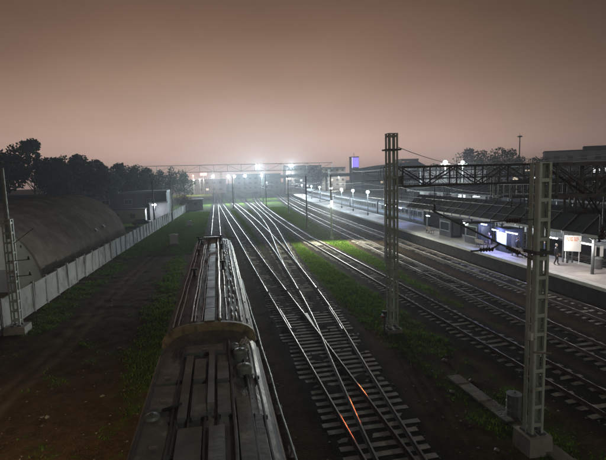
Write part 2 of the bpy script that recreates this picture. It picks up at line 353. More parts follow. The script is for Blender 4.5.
def build_stones():
    V = []; F = []
    base = np.array([(1,0,0),(-1,0,0),(0,1,0),(0,-1,0),(0,0,.7),(0,0,-.7)], float); fc = [(0,2,4),(2,1,4),(1,3,4),(3,0,4),(2,0,5),(1,2,5),(3,1,5),(0,3,5)]
    for k in range(2600):
        y = 9+70*RNG.random()**1.4; x = RNG.uniform(-12.5, 24)
        if -2.1 < x < 2.4: continue
        j = min(np.searchsorted(GYS, y), len(GYS)-1); i = min(np.searchsorted(GXS, x), len(GXS)-1); s = RNG.uniform(.015, .05)*(1+1.6*(RNG.random() < .05))
        p = base*RNG.uniform(.6, 1.3, (6,3))*s*np.array([1.3,1.3,1]); o = len(V); V += (p+np.array([x,y,GZ[j,i]+s*.3])).tolist(); F += [tuple(a+o for a in f) for f in fc]
    me = bpy.data.meshes.new('stones'); me.from_pydata(V, [], F); me.materials.append(M['stone']); o = kind(obj('stones', me), 'stuff'); tag(o, 'loose pale stones and litter scattered over the yard ground', 'stones')
build_stones()

# ------------------------------------------------------------------ rails and sleepers
RAIL_PROF = [(-.075,-.18),(.075,-.18),(.075,-.165),(.012,-.145),(.010,-.05),(.036,-.036),(.036,-.012),(.026,-.002),(0,.002),(-.026,-.002),(-.036,-.012),(-.036,-.036),(-.010,-.05),(-.012,-.145),(-.075,-.165)]
def rail(f, off, y0, y1, root, name='rail', step=2., sp=1.0):
    n = max(2, int((y1-y0)/step)+1); ys = np.linspace(y0, y1, n); xs = f(ys); dx = np.gradient(xs, ys)
    o = Vector(root.location); mb = MB(); k = len(RAIL_PROF)
    vs = []
    for x, y, s in zip(xs, ys, dx):
        nrm = Vector((1, -s, 0)).normalized()
        for a, z in RAIL_PROF: vs.append(Vector((x, y, z))+nrm*(off+a*sp)-o)
    fs = [(i*k+j, i*k+(j+1) % k, (i+1)*k+(j+1) % k, (i+1)*k+j) for i in range(n-1) for j in range(k)]
    fs += [tuple(range(k)), tuple((n-1)*k+j for j in range(k))[::-1]]
    mb.add(vs, fs); me = mb.mesh('rail', 'rail_web'); me.materials.append(M['rail_head'])
    mi = [(1 if 5 <= (i % k) <= 10 else 0) for i in range((n-1)*k)]+[0, 0]
    me.polygons.foreach_set('material_index', mi)
    me.polygons.foreach_set('use_smooth', [4 <= (i % k) <= 11 for i in range((n-1)*k)]+[False]*2)
    return obj(name, me, root)
def sleeper_mesh(L, m, w=.25):
    mb = MB(); t = .05
    prof = [(-L/2,-.20),(L/2,-.20),(L/2,-.005),(L/2-.28,.03),(.55,.03) if L > 2.5 else (.3,.03),(.25,0),(-.25,0),(-.55,.03),(-L/2+.28,.03),(-L/2,-.005)]
    if m == 'sleeper_wood': prof = [(-L/2,-.20),(L/2,-.20),(L/2,.02),(-L/2,.02)]
    mb.prism(prof, -w/2, w/2); return mb.mesh('sleeper', m)
SLP = {}
def sleepers(f, y0, y1, root, sp=.6, L=2.7, m='sleeper_concrete', far=None):
    key = (L, m)
    if key not in SLP: SLP[key] = sleeper_mesh(L, m)
    o = Vector(root.location)
    y = y0; fmb = None
    while y < y1:
        x = float(f(y)); s = float(f(y+.5)-f(y-.5)); a = -math.atan(s)+random.uniform(-.015, .015)
        p = Vector((x+random.uniform(-.05,.05), y+random.uniform(-.03,.03), -.195+random.uniform(-.012,.006)))-o
        if far is None or y < far:
            obj('sleeper', SLP[key], root, p, a)
        else:
            if fmb is None: fmb = MB()
            fmb.box(p+Vector((0,0,-.06)), (L, .25, .16), a)
        y += sp
    if fmb: kind(fmb.build('sleepers', m, root), 'stuff')
def joint_bars(f, y0, y1, root, every=12.5):
    o = Vector(root.location); y = y0
    while y < y1:
        for s in (-.76, .76):
            x = float(f(y))+s; mb = MB()
            for q in (-1, 1): mb.box((q*.03, 0, -.10), (.035, .7, .09))
            mb.build('joint_bar', 'rail_web', root, Vector((x, y, 0))-o)
        y += every

def build_tracks():
    t = thing('railway_track', 'track under the long train, rails running on past its far end', 'track', (0, 3, 0))
    for s in (-.76, .76): rail(C0, s, 3, 170, t)
    sleepers(C0, 3.3, 120, t, .62, far=62)
    # turnout in front: two tracks closing to one towards the bridge
    t = thing('railway_turnout', 'turnout in the foreground where two tracks merge, long pale sleepers', 'track', (6, 4, 0))
    for f in (C1, C2):
        for s in (-.76, .76): rail(f, s, 4, 36, t, step=.8)
    rail(C1, -.64, 26.5, 31.5, t, 'check_rail', .8, .8); rail(C2, .64, 25.5, 31, t, 'check_rail', .8, .8)
    mb = MB()   # crossing nose, where the inner rails cut each other
    yc = 26.6; xc = float(C1(yc))+.76
    mb.add([(xc-6-.035, yc-.4-4, 0.004), (xc-6+.035, yc-.4-4, 0.004), (xc-6+.22, yc+2.6-4, .004), (xc-6-.02, yc+2.6-4, .004),
            (xc-6-.035, yc-.4-4, -.17), (xc-6+.035, yc-.4-4, -.17), (xc-6+.22, yc+2.6-4, -.17), (xc-6-.02, yc+2.6-4, -.17)],
           [(0,1,2,3), (0,4,5,1), (1,5,6,2), (2,6,7,3), (3,7,4,0)])
    mb.build('crossing_nose', 'rail_head', t)
    y = 4.3
    while y < 33.5:
        x0 = float(C1(y))-1.36; x1 = float(C2(y))+1.36
        if y > 30: break
        L = round((x1-x0)*2)/2+.05; key = (L, 'sleeper_wood')
        if key not in SLP: SLP[key] = sleeper_mesh(L, 'sleeper_wood')
        obj('sleeper', SLP[key], t, Vector(((x0+x1)/2+random.uniform(-.06,.06), y, -.195+random.uniform(-.012,.006)))-t.location, random.uniform(-.02,.02))
        y += .54
    sleepers(C1, y, 36, t, .55, 2.7); sleepers(C2, y+.2, 36, t, .55, 2.7)
    mb = MB()   # point machine box with lid, beside the blades
    specs = [('yard track continuing left of the turnout, straight towards the floodlights', C1, 36, 210, 72),
             ('yard track curving off to the right beyond the turnout', C2, 36, 210, 72),
             ('branch track leaving the curved yard track to the right in the middle distance', C3, 46, 210, 74),
             ('single track along the grass strip, right behind the tall lattice masts', C4, 4, 240, 60),
             ('main line track left of the platform track, with bright worn rails', C5, 4, 420, 58),
             ('platform track running right along the lit platform edge', C6, 4, 420, 58),
             ('track on the dark far side of the first platform', C7, 15, 380, 62),
             ('track along the near edge of the second platform', C8, 15, 380, 62)]
    for lab, f, y0, y1, far in specs:
        t = thing('railway_track', lab, 'track', (float(f(y0)), y0, 0), group='tracks of the station yard')
        for s in (-.76, .76): rail(f, s, y0, y1, t)
        sleepers(f, y0+.3, min(y1, 135), t, .6 if f is not C4 else .62, 2.7, 'sleeper_concrete', far)
        joint_bars(f, y0+9, 70, t)
build_tracks()

# ------------------------------------------------------------------ platforms
def strip(name, fa, fb, y0, y1, z0, z1, m, parent=None, step=4.):
    ys = np.linspace(y0, y1, max(2, int((y1-y0)/step)+1)); vs = []; fs = []
    for y in ys:
        a, b = float(fa(y)), float(fb(y)); vs += [(a,y,z0),(b,y,z0),(b,y,z1),(a,y,z1)]
    for i in range(len(ys)-1):
        for j in range(4): fs.append((i*4+j, i*4+(j+1) % 4, (i+1)*4+(j+1) % 4, (i+1)*4+j))
    fs += [(0,1,2,3), tuple((len(ys)-1)*4+j for j in (3,2,1,0))]
    return MB().add(vs, fs).build(name, m, parent)
def build_platforms():
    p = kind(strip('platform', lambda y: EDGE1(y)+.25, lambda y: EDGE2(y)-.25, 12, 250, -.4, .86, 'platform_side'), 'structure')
    # coping and paving slabs, each lying on the wall
    def slabs(fa, fb, y0, y1, dy, z0, z1, m, name, far):
        y = y0; fmb = MB()
        while y < y1:
            e = y+dy-.02; a0, a1, b0, b1 = (float(v) for v in (fa(y), fa(e), fb(y), fb(e))); dz = random.uniform(-.006, .006)
            mb = MB() if y < far else fmb
            mb.add([(a0,y,z0),(b0,y,z0),(b1,e,z0),(a1,e,z0),(a0,y,z1+dz),(b0,y,z1+dz),(b1,e,z1+dz),(a1,e,z1+dz)], [(3,2,1,0),(4,5,6,7),(0,1,5,4),(1,2,6,5),(2,3,7,6),(3,0,4,7)])
            if y < far: mb.build(name, m, p)
            y += dy
        if fmb.v: kind(fmb.build(name+'s', m, p), 'stuff')
    slabs(EDGE1, lambda y: EDGE1(y)+.7, 12, 250, 3.0, .86, 1.10, 'platform_edge', 'coping_slab', 110)
    slabs(lambda y: EDGE1(y)+.72, lambda y: EDGE2(y)-.72, 12, 250, 3.0, .86, 1.09, 'platform_top', 'paving_slab', 110)
    slabs(lambda y: EDGE2(y)-.7, EDGE2, 12, 250, 3.0, .86, 1.10, 'platform_edge', 'coping_slab', 110)
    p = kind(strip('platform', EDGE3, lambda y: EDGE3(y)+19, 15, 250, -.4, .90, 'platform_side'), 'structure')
    slabs(lambda y: EDGE3(y)-.1, lambda y: EDGE3(y)+.8, 15, 250, 3., .90, 1.10, 'platform_edge', 'coping_slab', 110)
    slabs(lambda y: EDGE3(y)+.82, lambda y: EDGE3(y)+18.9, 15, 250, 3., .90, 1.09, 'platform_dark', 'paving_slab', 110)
build_platforms()

# ------------------------------------------------------------------ train
def car_profile(hw, zs, zr, n=14):
    pr = [(-hw*.97, .95), (-hw, 1.5), (-hw, zs)]
    for i in range(1, n):
        a = math.pi*(1-i/n); pr.append((hw*math.copysign(abs(math.cos(a))**.72, math.cos(a)), zs+(zr-zs)*math.sin(a)**.8))
    pr += [(hw, zs), (hw, 1.5), (hw*.97, .95)]
    return pr
def roof_z(u, hw, zs, zr):
    c = min(1, abs(u)/hw)**(1/.72); return zs+(zr-zs)*max(0, 1-c*c)**.4
def bogie(parent, y):
    b = MB()
    for s in (-1, 1): b.box((s*1.02, y, .55), (.16, 3.0, .28))
    b.box((0, y, .62), (2.0, .5, .3)); bo = b.build('bogie', 'black', parent)
    for s in (-.79, .79):
        for q in (-1.2, 1.2):
            w = MB(); w.tube([(s-.065, y+q, .475), (s+.065, y+q, .475)], .475, 18); w.build('wheel', 'rail_web', bo)
def car_shell(t, L, hw, zs, zr, roofm, sidem='train_side'):
    pr = car_profile(hw, zs, zr); n = len(pr)
    side = MB()
    side.prism([(-hw*.97,.95), (hw*.97,.95), (hw,1.5), (hw,zs), (-hw,zs), (-hw,1.5)], 0, L); side.build('body', sidem, t)
    MB().prism([p for p in pr[2:-2]], -.03, L+.03).build('roof', roofm, t, smooth=False)
    for s in (-1, 1):
        MB().box((s*(hw+.012), L/2, 1.75), (.02, L-.4, .28)).build('belt_stripe', 'train_blue', t)
        y = 1.6
        while y < L-1.5:
            w = MB(); w.box((s*(hw+.006), y, 2.62), (.03, 1.25, .85)); wo = w.build('window', 'glass_dark', t)
            fr = MB(); x = s*(hw+.015)
            fr.box((x, y, 3.075), (.05, 1.37, .06)); fr.box((x, y, 2.165), (.05, 1.37, .06)); fr.box((x, y-.655, 2.62), (.05, .06, .85)); fr.box((x, y+.655, 2.62), (.05, .06, .85))
            fr.build('frame', sidem, wo); y += 1.9
        MB().tube([(s*(hw+.02), 0, zs-.02), (s*(hw+.02), L, zs-.02)], .035, 6).build('gutter', 'conduit', t)
    bogie(t, 3.6); bogie(t, L-3.6)
def build_train():
    rz = TRAIN_RZ; d = Vector((math.sin(-rz), math.cos(-rz), 0))
    hw = 1.55
    # ---- far coach
    y0 = 15.6; t = thing('train_car', 'brown-roofed train car ahead, long pipes and dark fittings along its roof', 'train car', (float(C0(y0)), y0, 0), rz, 'cars of the train')
    L = 23.6; zs, zr = 3.42, 4.12; car_shell(t, L, hw, zs, zr, 'roof_dirt_far')
    # arched end panel facing us, standing above the nearer roof
    pr = [p for p in car_profile(hw, zs, zr)[2:-2]]
    ring = MB(); o = [(x*1.02, z+.05) for x, z in pr]; i_ = [(x*.93, z-.22) for x, z in pr]; n = len(o)
    vs = [(x, -.06, z) for x, z in o]+[(x, -.06, z) for x, z in i_]+[(x, .12, z) for x, z in o]+[(x, .12, z) for x, z in i_]
    fs = []
    for k in range(n-1): fs += [(k, n+k, n+k+1, k+1), (2*n+k, 2*n+k+1, 3*n+k+1, 3*n+k), (k, k+1, 2*n+k+1, 2*n+k), (n+k, 3*n+k, 3*n+k+1, n+k+1)]
    ring.add(vs, fs); rg = ring.build('end_panel', 'roof_fascia', t)
    for k in range(1, n-1, 2):      # ribs on the end panel
        MB().bar((o[k][0], -.075, o[k][1]-.02), (i_[k][0], -.075, i_[k][1]+.02), .05, .03).build('rib', 'roof_fascia', rg)
    zz = lambda u: roof_z(u, hw, zs, zr)
    for u, r, m in ((-1.22,.03,'conduit'), (-1.02,.022,'conduit'), (-.60,.035,'conduit'), (-.48,.03,'conduit'), (-.22,.02,'conduit'), (.38,.05,'conduit'), (.62,.02,'conduit'), (1.14,.03,'conduit'), (1.38,.025,'conduit')):
        pts = [(u+.012*math.sin(y*1.3+u*9), y, zz(u)+r+.02) for y in np.linspace(.25, L-.2, 30)]
        c = MB().tube(pts, r, 6).build('roof_pipe', m, t)
        for y in np.arange(1, L, 2.4): MB().box((u, y, zz(u)+.02), (r*2.6+.05, .06, .07)).build('clip', 'dark_steel', c)
    for i in range(22):               # row of pale caps on the right
        y = .8+i*1.03+random.uniform(-.15,.15)
        if random.random() < .8:
            for u in (.80, .98):
                if random.random() < .2: continue
                l = random.uniform(.3,.95); q = random.uniform(-.05,.05); ys_ = [y-l/2, y-l/2+.05, y+l/2-.05, y+l/2]; mb = MB()
                mb.tube([(u+q+random.uniform(-.01,.01), yy, zz(u)+.03) for yy in ys_], [.012,.034,.034,.012], 8); mb.build('vent_cap', 'pale_cap', t, smooth=True)
    for i in range(14):               # centre walkway boards
        y = .9+i*1.65; mb = MB(); mb.box((.02, y, zr+.06), (.36, 1.58, .035)); mb.box((.02, y-.6, zr+.015), (.3,.06,.07)); mb.box((.02, y+.6, zr+.015), (.3,.06,.07)); mb.build('walkway_board', 'roof_panel', t)
    for u, y, h in ((.62,9.6,.42), (.62,17.0,.36), (.62,21.6,.40), (-.86,8.4,.34), (-.9,15.6,.30), (-.86,20.6,.36), (-1.12,22.2,.4)):   # dark post insulators with a terminal on top
        z = zz(u); mb = MB(); prof = [(.11,0),(.11,.05)]
        for k in range(4): prof += [(.055, .06+k*h/5), (.10, .09+k*h/5), (.055, .12+k*h/5)]
        prof += [(.05,h),(.05,h+.03)]; mb.lathe((u, y, z), prof, 12); mb.box((u, y, z+h+.05), (.34, .14, .09)); mb.build('insulator', 'black', t, smooth=False)
    mb = MB(); mb.tube([(-1.15, L-1.1, zz(1.1)+.42), (-.3, L-1.1, zr+.4), (.6, L-1.1, zr+.36), (1.2, L-1.0, zz(1.1)+.3)], .035, 6); mb.tube([(1.2, L-1.0, zz(1.1)+.3), (1.75, L-.7, 4.15)], .04, 6); mb.build('bus_bar', 'conduit', t)
    mb = MB(); mb.box((0, L-.55, zr+.1), (1.5, .5, .22)); mb.build('equipment_box', 'roof_panel', t)
    mb = MB(); mb.box((0, -.35, 2.3), (1.1, .75, 2.3)); mb.build('gangway', 'rubber', t)
    # ---- near car, lower roof full of equipment
    L2 = 14.6; y1 = .35; t = thing('train_car', 'near train car with dark worn roof full of hatches and canisters', 'train car', (float(C0(y1)), y1, 0), rz, 'cars of the train')
    zs, zr = 3.38, 3.80; car_shell(t, L2, hw, zs, zr, 'roof_dirt_near')
    zz = lambda u: roof_z(u, hw, zs, zr)
    # raised panels and boxes (u, y, width, length, height)
    for u, y, w, l, h in ((-.1,13.55,1.25,.55,.10), (-1.02,12.0,.72,1.1,.09), (-.98,10.7,.78,1.15,.08), (-.98,8.9,.80,1.6,.07), (-.5,11.2,.20,3.6,.12),
                          (-.18,11.9,.30,1.3,.16), (-.15,10.2,.34,1.5,.13), (.12,11.4,.16,3.2,.20), (.42,11.7,.30,1.1,.14), (.42,10.2,.30,1.5,.11),
                          (-.3,8.0,.5,2.0,.09), (.25,7.6,.32,2.6,.12), (-.95,6.4,.8,2.2,.08), (.85,7.0,.30,6.4,.10), (1.15,6.6,.18,5.6,.08), (-.35,5.2,.9,2.6,.07)):
        z = min(zz(u-w/2), zz(u+w/2)); top = zz(u)+h; mb = MB(); mb.box((u, y, (z+top)/2), (w, l, top-z)); o_ = mb.build('roof_hatch', 'roof_panel', t)
        if w > .6:
            for s in (-1, 1): MB().box((u+s*(w/2-.05), y, top+.012), (.05, l*.9, .024)).build('seam', 'dark_steel', o_)
            MB().box((u, y-l*.25, top+.02), (.16, .04, .04)).build('handle', 'conduit', o_)
    for u, r in ((-.72,.03), (-.35,.025), (.0,.03), (.27,.03), (.62,.045), (1.02,.035), (1.3,.03)):
        pts = [(u+.01*math.sin(y*2+u*5), y, zz(u)+r+.03) for y in np.linspace(.4, 12.9 if abs(u) < .5 else 14.1, 22)]
        c = MB().tube(pts, r, 6).build('roof_pipe', 'dark_steel', t)
        for y in np.arange(1, 13, 2.1): MB().box((u, y, zz(u)+.03), (r*2.6+.05, .07, .08)).build('clip', 'black', c)
    for u, y, r, h in ((.93,12.75,.20,.30), (.98,11.7,.21,.26), (.80,13.35,.13,.24), (-1.17,9.75,.19,.16), (1.05,13.5,.12,.2)):   # round canisters
        z = zz(u)-.05; mb = MB(); mb.lathe((u,y,z), [(r*1.12,0),(r*1.12,.06),(r,.07),(r,h),(r*.82,h+.05),(r*.3,h+.07)], 18); o_ = mb.build('canister', 'galvanised', t, smooth=False)
        MB().lathe((u,y,z+h+.07), [(r*.22,0),(r*.22,.03)], 8).build('bolt', 'dark_steel', o_)
    for k in range(6):
        mb = MB(); y = 13.1+random.uniform(-.5,.5); u = random.uniform(.72,1.15); mb.tube([(u,y,zz(u)+.28), (u+.08,y+.2,zz(u)+.33), (u+.16,y+.35,zz(u)+.12)], .025, 6); mb.build('cable', 'pale_cap', t)
    for k in range(4):
        mb = MB(); u = -1.05+.16*k; mb.bar((u, 13.25, zz(u)+.06), (u+.05, 13.95, zz(u)+.08), .04); mb.build('grating_bar', 'dark_steel', t)
    MB().tube([(-.9, 10.0, zz(-.9)+.08), (-.75, 9.9, zz(-.75)+.14), (-.55, 10.05, zz(-.5)+.12)], .04, 6).build('hose', 'rubber', t)
build_train()
for k in range(6):     # dark train parked on the far side of the first platform
    y = 67+k*24.3; x = float(C7(y)); a = -math.atan((float(C7(y+23.6))-x)/23.6)
    t = thing('parked_train_car', ordn(k)+' car of the dark parked train behind the platform lamps, counted from the canopy', 'train car', (x, y, 0), a, 'cars of the parked dark train')
    car_shell(t, 23.6, 1.5, 3.3, 3.95, 'far_roof', 'train_dark')
# pipe on low blocks beside the train
t = thing('ground_pipe', 'thin grey pipe on low blocks along the right side of the train', 'pipe', (2.3, 5, GROUND_Z))
MB().tube([(2.3-2.3+.025*(y-5)*.75+.02*math.sin(y), y-5, .34) for y in np.linspace(5, 41, 30)], .045, 8).build('pipe', 'galvanised', t)
for k in range(13): MB().box((.02*k*2.9*.95, .6+k*2.9, .14), (.22,.22,.30)).build('support_block', 'concrete', t)

# ------------------------------------------------------------------ lattice masts and gantries
LEGM = {}
def lattice_mast(name, label, x, y, h, w, base_h, bat=.62, m='mast_paint', leg=.15, group=None, foot=1.15, rz=0, legy=None):
    legy = legy or leg
    t = thing(name, label, 'mast', (x, y, GROUND_Z), rz, group)
    fb = MB(); a = foot*w/2+.16; fb.add([(-a,-a,-.3),(a,-a,-.3),(a,a,-.3),(-a,a,-.3),(-a*.94,-a*.94,base_h),(a*.94,-a*.94,base_h),(a*.94,a*.94,base_h),(-a*.94,a*.94,base_h)], [(3,2,1,0),(4,5,6,7),(0,1,5,4),(1,2,6,5),(2,3,7,6),(3,0,4,7)])
    fb.build('footing', 'concrete', t)
    H = h-GROUND_Z
    for sx in (-1, 1):
        for sy in (-1, 1):
            lg = MB(); x0 = sx*w/2; y0 = sy*w/2
            lg.box((x0-sx*leg/2, y0, (H+base_h)/2), (leg, .016, H-base_h)); lg.box((x0, y0-sy*(legy/2+.012), (H+base_h)/2), (.016, legy, H-base_h)); lg.build('leg', m, t)
            MB().box((x0-sx*.05, y0-sy*.05, base_h+.03), (.22,.22,.06)).build('base_plate', 'dark_steel', t)
    key = (round(w,2), leg)
    if key not in LEGM: LEGM[key] = (MB().box((0,0,0), (w-2*.02, .014, .11)).mesh('batten', m), MB().box((0,0,0), (.014, w-.05, .11)).mesh('batten', m))
    z = base_h+.35; k = 0
    while z < H-.1:
        for s in (-1, 1):
            obj('batten', LEGM[key][0], t, (0, s*(w/2-.018), z)); obj('batten', LEGM[key][1], t, (s*(w/2-.018), 0, z))
        z += bat
    MB().box((0,0,H+.015), (w+.02, w+.02, .03)).build('cap', m, t)
    return t
mA = lattice_mast('lattice_mast', 'tall pale lattice mast standing in the middle on the grass strip', 10.65, 24.9, 11.35, .56, .25, .78, leg=.12, group='lattice masts of the overhead line')
MB().box((0,0,10.75), (.84,.84,.09)).build('collar', 'dark_steel', mA); MB().box((.42,0,9.0), (.5,.12,.5)).build('bracket', 'galvanised', mA)
mB = lattice_mast('lattice_mast', 'nearest lattice mast at right on its own concrete footing block', 10.4, 12.6, 9.25, .44, .62, .62, leg=.085, legy=.17, group='lattice masts of the overhead line', foot=1.3)
MB().box((0,0,6.75), (.62,.62,.10)).build('collar', 'dark_steel', mB); MB().box((-.27,-.1,4.0), (.10,.16,.24)).build('number_plate', 'white_paint', mB)
MB().tube([(-.25,-.26,3.52),(.36,-.28,3.42)], .03, 8).build('clamp_rod', 'conduit', mB)
mL = lattice_mast('lattice_mast', 'narrow lattice mast with single top pole in front of the fence at left', -12.0, 31.6, 6.9, .50, .45, .62, leg=.09, group='lattice masts of the overhead line', foot=1.9)
MB().tube([(0,0,6.0),(0,0,10.4)], [.14,.10], 10).build('top_pole', 'galvanised', mL)
for z in (3.6, 4.6): MB().bar((-.2,0,z), (1.1,0,z+.04), .05).build('bracket_arm', 'dark_steel', mL)
for z in (3.6, 4.6): MB().lathe((1.0,0,z+.03), [(.05,0),(.09,.03),(.05,.06),(.09,.09),(.05,.12),(.05,.22)], 10).build('insulator', 'insulator', mL)
MB().bar((.1,0,5.6), (1.4,.2,6.6), .045).build('bracket_arm', 'dark_steel', mL)

def gantry(label, x0, x1, y, z0, z1, depth, panel, m='dark_steel', ch=.11, posts=()):
    t = thing('gantry_beam', label, 'gantry', (x0, y, z0), 0, 'lattice gantries of the overhead line')
    L = x1-x0; n = int(round(L/panel)); p = L/n; H = z1-z0
    for s in (-1, 1):
        for z in (0, H): MB().box((L/2, s*depth/2, z), (L, ch, ch)).build('chord', m, t)
    vm = MB().box((0,0,H/2), (.07,.06,H-ch)).mesh('upright', m)
    dm = MB().bar((0,0,.05), (p,0,H-.05), .055).mesh('diagonal', m); dm2 = MB().bar((0,0,H-.05), (p,0,.05), .055).mesh('diagonal', m)
    xm = MB().box((0,0,0), (.06,depth-ch,.06)).mesh('cross_tie', m)
    for k in range(n+1):
        for s in (-1, 1):
            obj('upright', vm, t, (k*p, s*depth/2, 0))
            if k < n: obj('diagonal', dm if k % 2 else dm2, t, (k*p, s*(depth/2-.065), 0))
        for z in (0, H): obj('cross_tie', xm, t, (k*p, 0, z))
    if z0 < 9:
        rod = MB().tube([(0,0,0),(0,0,-.9)], .022, 6).mesh('hanger', 'dark_steel'); ins = MB().lathe((0,0,-.95), [(.03,-.45),(.085,-.40),(.035,-.34),(.085,-.28),(.035,-.22),(.085,-.16),(.035,-.10),(.05,0)], 10).mesh('insulator', 'insulator')
        arm = MB().tube([(0,0,-1.35),(.9,0,-1.5)], .018, 6).mesh('steady_arm', 'dark_steel')
        for k in range(1, n, 3):
            ho = obj('hanger', rod, t, (k*p+.3, -depth/2, -.05)); obj('insulator', ins, ho); obj('steady_arm', arm, ho)
    for px in posts:
        mb = MB()
        for sx in (-1,1):
            for sy in (-1,1): mb.box((px-x0+sx*.25, sy*.25, (GROUND_Z-z0)/2+.0), (.1,.1,z0-GROUND_Z-.12))
        po = mb.build('support_post', m, t)
        for z in np.arange(-z0+.6, -.3, .8): MB().box((px-x0, -.30, z), (.58,.03,.09)).build('batten', m, po)
    return t
gantry('dark lattice gantry beam reaching right from the mast in the middle', 11.15, 48.5, 24.9, 8.35, 9.45, .80, 1.7, posts=(29.8,))
gantry('dark lattice gantry beam reaching right from the nearest mast', 10.75, 46, 12.6, 8.2, 9.2, .58, 1.45, posts=(28.0,))
gantry('dark lattice gantry beam over the platforms behind the middle mast', 18.6, 66, 46, 8.6, 9.9, .9, 2.2, posts=(19.2, 32.0, 50.))
gantry('farther dark lattice gantry crossing above the platform lamps', 26, 84, 72, 8.2, 9.6, .9, 2.6, posts=(34.4,))
gantry('dark lattice gantry beam low behind the nearest mast over the platform', 24.5, 62, 33.5, 6.9, 8.3, .8, 1.25, posts=(30.6, 45.))
gantry('dark lattice gantry beam between the canopy roof and the pale hall', 24, 76, 58.5, 7.2, 8.8, .9, 1.9, posts=(33.2, 54.))
gantry('dark deep lattice gantry beam over the main line between the two tall masts', 17.0, 58, 18.6, 7.0, 8.6, .7, 1.1, posts=(29.0, 44.))
gantry('low dark lattice gantry beam over the canopy in front of the pale hall', 28, 80, 40, 6.6, 7.9, .8, 1.3, posts=(31.2, 50.))
# thin high gantry across the whole yard
g = gantry('thin high gantry spanning the yard in the hazy distance', -20, 47, 165, 11.9, 14.3, .7, 4.9, 'galvanised', .15, posts=(-19, 6.4, 21, 46))

# ------------------------------------------------------------------ cantilever on the nearest mast
t = thing('wire_cantilever', 'dark slanting cantilever with insulators on the left of the nearest mast', 'cantilever', (10.19, 12.6, 6.2))
MB().tube([(0,0,0), (-3.5,0,1.72)], .028, 8).build('strut', 'dark_steel', t)
MB().tube([(0,0,1.3), (-2.4,0,1.28)], .02, 8).build('tie_rod', 'dark_steel', t)
mb = MB(); mb.tube([(-1.2,0,.56), (-1.5,0,.42), (-2.2,0,.40)], .03, 8); mb.build('registration_arm', 'dark_steel', t)
for k in range(2):
    mb = MB(); a = Vector((-.5-.0*k,0,.245 if k == 0 else 1.295)); d = Vector((-.9,0,.44 if k == 0 else -.005)).normalized()
    mb.tube([a+d*(i*.045) for i in range(12)], [(.035 if i % 2 else .075) for i in range(12)], 10); mb.build('insulator', 'insulator', t)
mb = MB(); mb.tube([(-1.45-.05*i,0,.42) for i in range(10)], [(.03 if i % 2 else .07) for i in range(10)], 10); mb.build('insulator', 'insulator', t)

# ------------------------------------------------------------------ poles along the line
def line_pole(label, x, y, h, arm, box=False, m='galvanised', r=.14):
    t = thing('line_pole', label, 'pole', (x, y, GROUND_Z), 0, 'poles of the overhead line')
    MB().lathe((0,0,0), [(.34,-.2),(.34,.45),(.28,.5)], 14).build('footing', 'concrete', t)
    MB().tube([(0,0,.4),(0,0,h*.6),(0,0,h)], [r, r*.88, r*.7], 10).build('pole', m, t, smooth=True)
    if arm:
        mb = MB(); mb.tube([(0,0,6.3),(arm,0,7.4)], .035, 6); mb.tube([(0,0,7.5),(arm,0,7.42)], .025, 6); mb.tube([(arm*.55,0,6.9),(arm*.95,0,6.2)], .02, 6); mb.build('cantilever', 'dark_steel', t)
        MB().lathe((arm*.2,0,6.45), [(.05,0),(.1,.03),(.05,.06),(.1,.09),(.05,.12)], 8).build('insulator', 'insulator', t)
    if box:
        lb = MB().box((-.02,-.22,5.4), (.42,.22,1.0)).build('lamp_box', 'white_paint', t); MB().box((-.02,-.34,5.4), (.34,.03,.9)).build('lens', 'lamp_box', lb)
        light('lamp_light', 'SPOT', (-.3,-.9,5.3), W_POLE, (.95,1,.88), t, .2, (-.16,-.8,-.45), 2.5, .8)
    return t
line_pole('slim pole with a lit white lamp box beside the main line grass strip', 18.3, 65.1, 9.6, 2.6, True)
line_pole('slim pole just beyond the lamp-box pole on the grass strip', 18.5, 82.6, 9.6, 2.8)
line_pole('pole at the end of the grass strip, left of the platform lamps', 21.6, 118, 9.8, 2.8)
line_pole('dark slim pole at the fence just left of the bright yard lamp', -9.6, 93, 9.4, 0, m='dark_steel')
line_pole('pale slim pole at the fence just right of the bright yard lamp', -7.2, 108, 9.6, 2.2)
line_pole('pale pole between the yard tracks under the high gantry', 9.3, 150, 10.5, 2.4)
line_pole('pale pole right of the yard tracks under the high gantry', 20.3, 152, 10.5, -2.4)

def wire(label, pts, r=.016, sagn=10, sag=.0):
    P = []
    for a, b in zip(pts[:-1], pts[1:]):
        a = Vector(a); b = Vector(b)
        for i in range(sagn): s = i/sagn; P.append(a.lerp(b, s)-Vector((0,0,sag*4*s*(1-s))))
    P.append(Vector(pts[-1])); o = MB().tube(P, r, 5).build('overhead_wire', 'wire'); return tag(o, label, 'wire', 'overhead wires')
for nm, f, ys in (('left yard track', C1, [46,82,118,165,230]), ('single track by the masts', C4, [24.9,46,72,118,165]), ('main line track', C5, [24.9,46,72,118,165,230]), ('platform track', C6, [24.9,46,72,118,165,230]), ('curved yard track', C2, [24.9,46,72,118,165])):
    wire('straight contact wire above the '+nm, [(float(f(y)), y, 6.2) for y in ys], .014)
    wire('sagging carrier wire above the '+nm, [(float(f(y)), y, 7.7) for y in ys], .014, 10, .5)
for k, (x, z) in enumerate(((13.4,8.15),(17.2,9.75),(21.5,8.1),(24.6,9.9),(28.4,9.65),(33,8.2),(38,9.9),(43,8.3))):
    wire(ordn(k)+' feeder wire from the left strung between the gantries above the platforms', [(x,12.6,z),(x*1.06,24.9,z+.1),(x*1.13+1,46,z+.2),(x*1.22+3,72,z+.1)], .013, 8, .22)
wire('wire slanting down to the right from the top of the middle mast', [(11.1,25,10.6),(30,46,9.9),(52,72,9.6)], .022, 12, .4)
wire('lower wire slanting right from the middle mast to the gantry behind', [(11.1,25,9.7),(24,46,8.8)], .02, 10, .2)
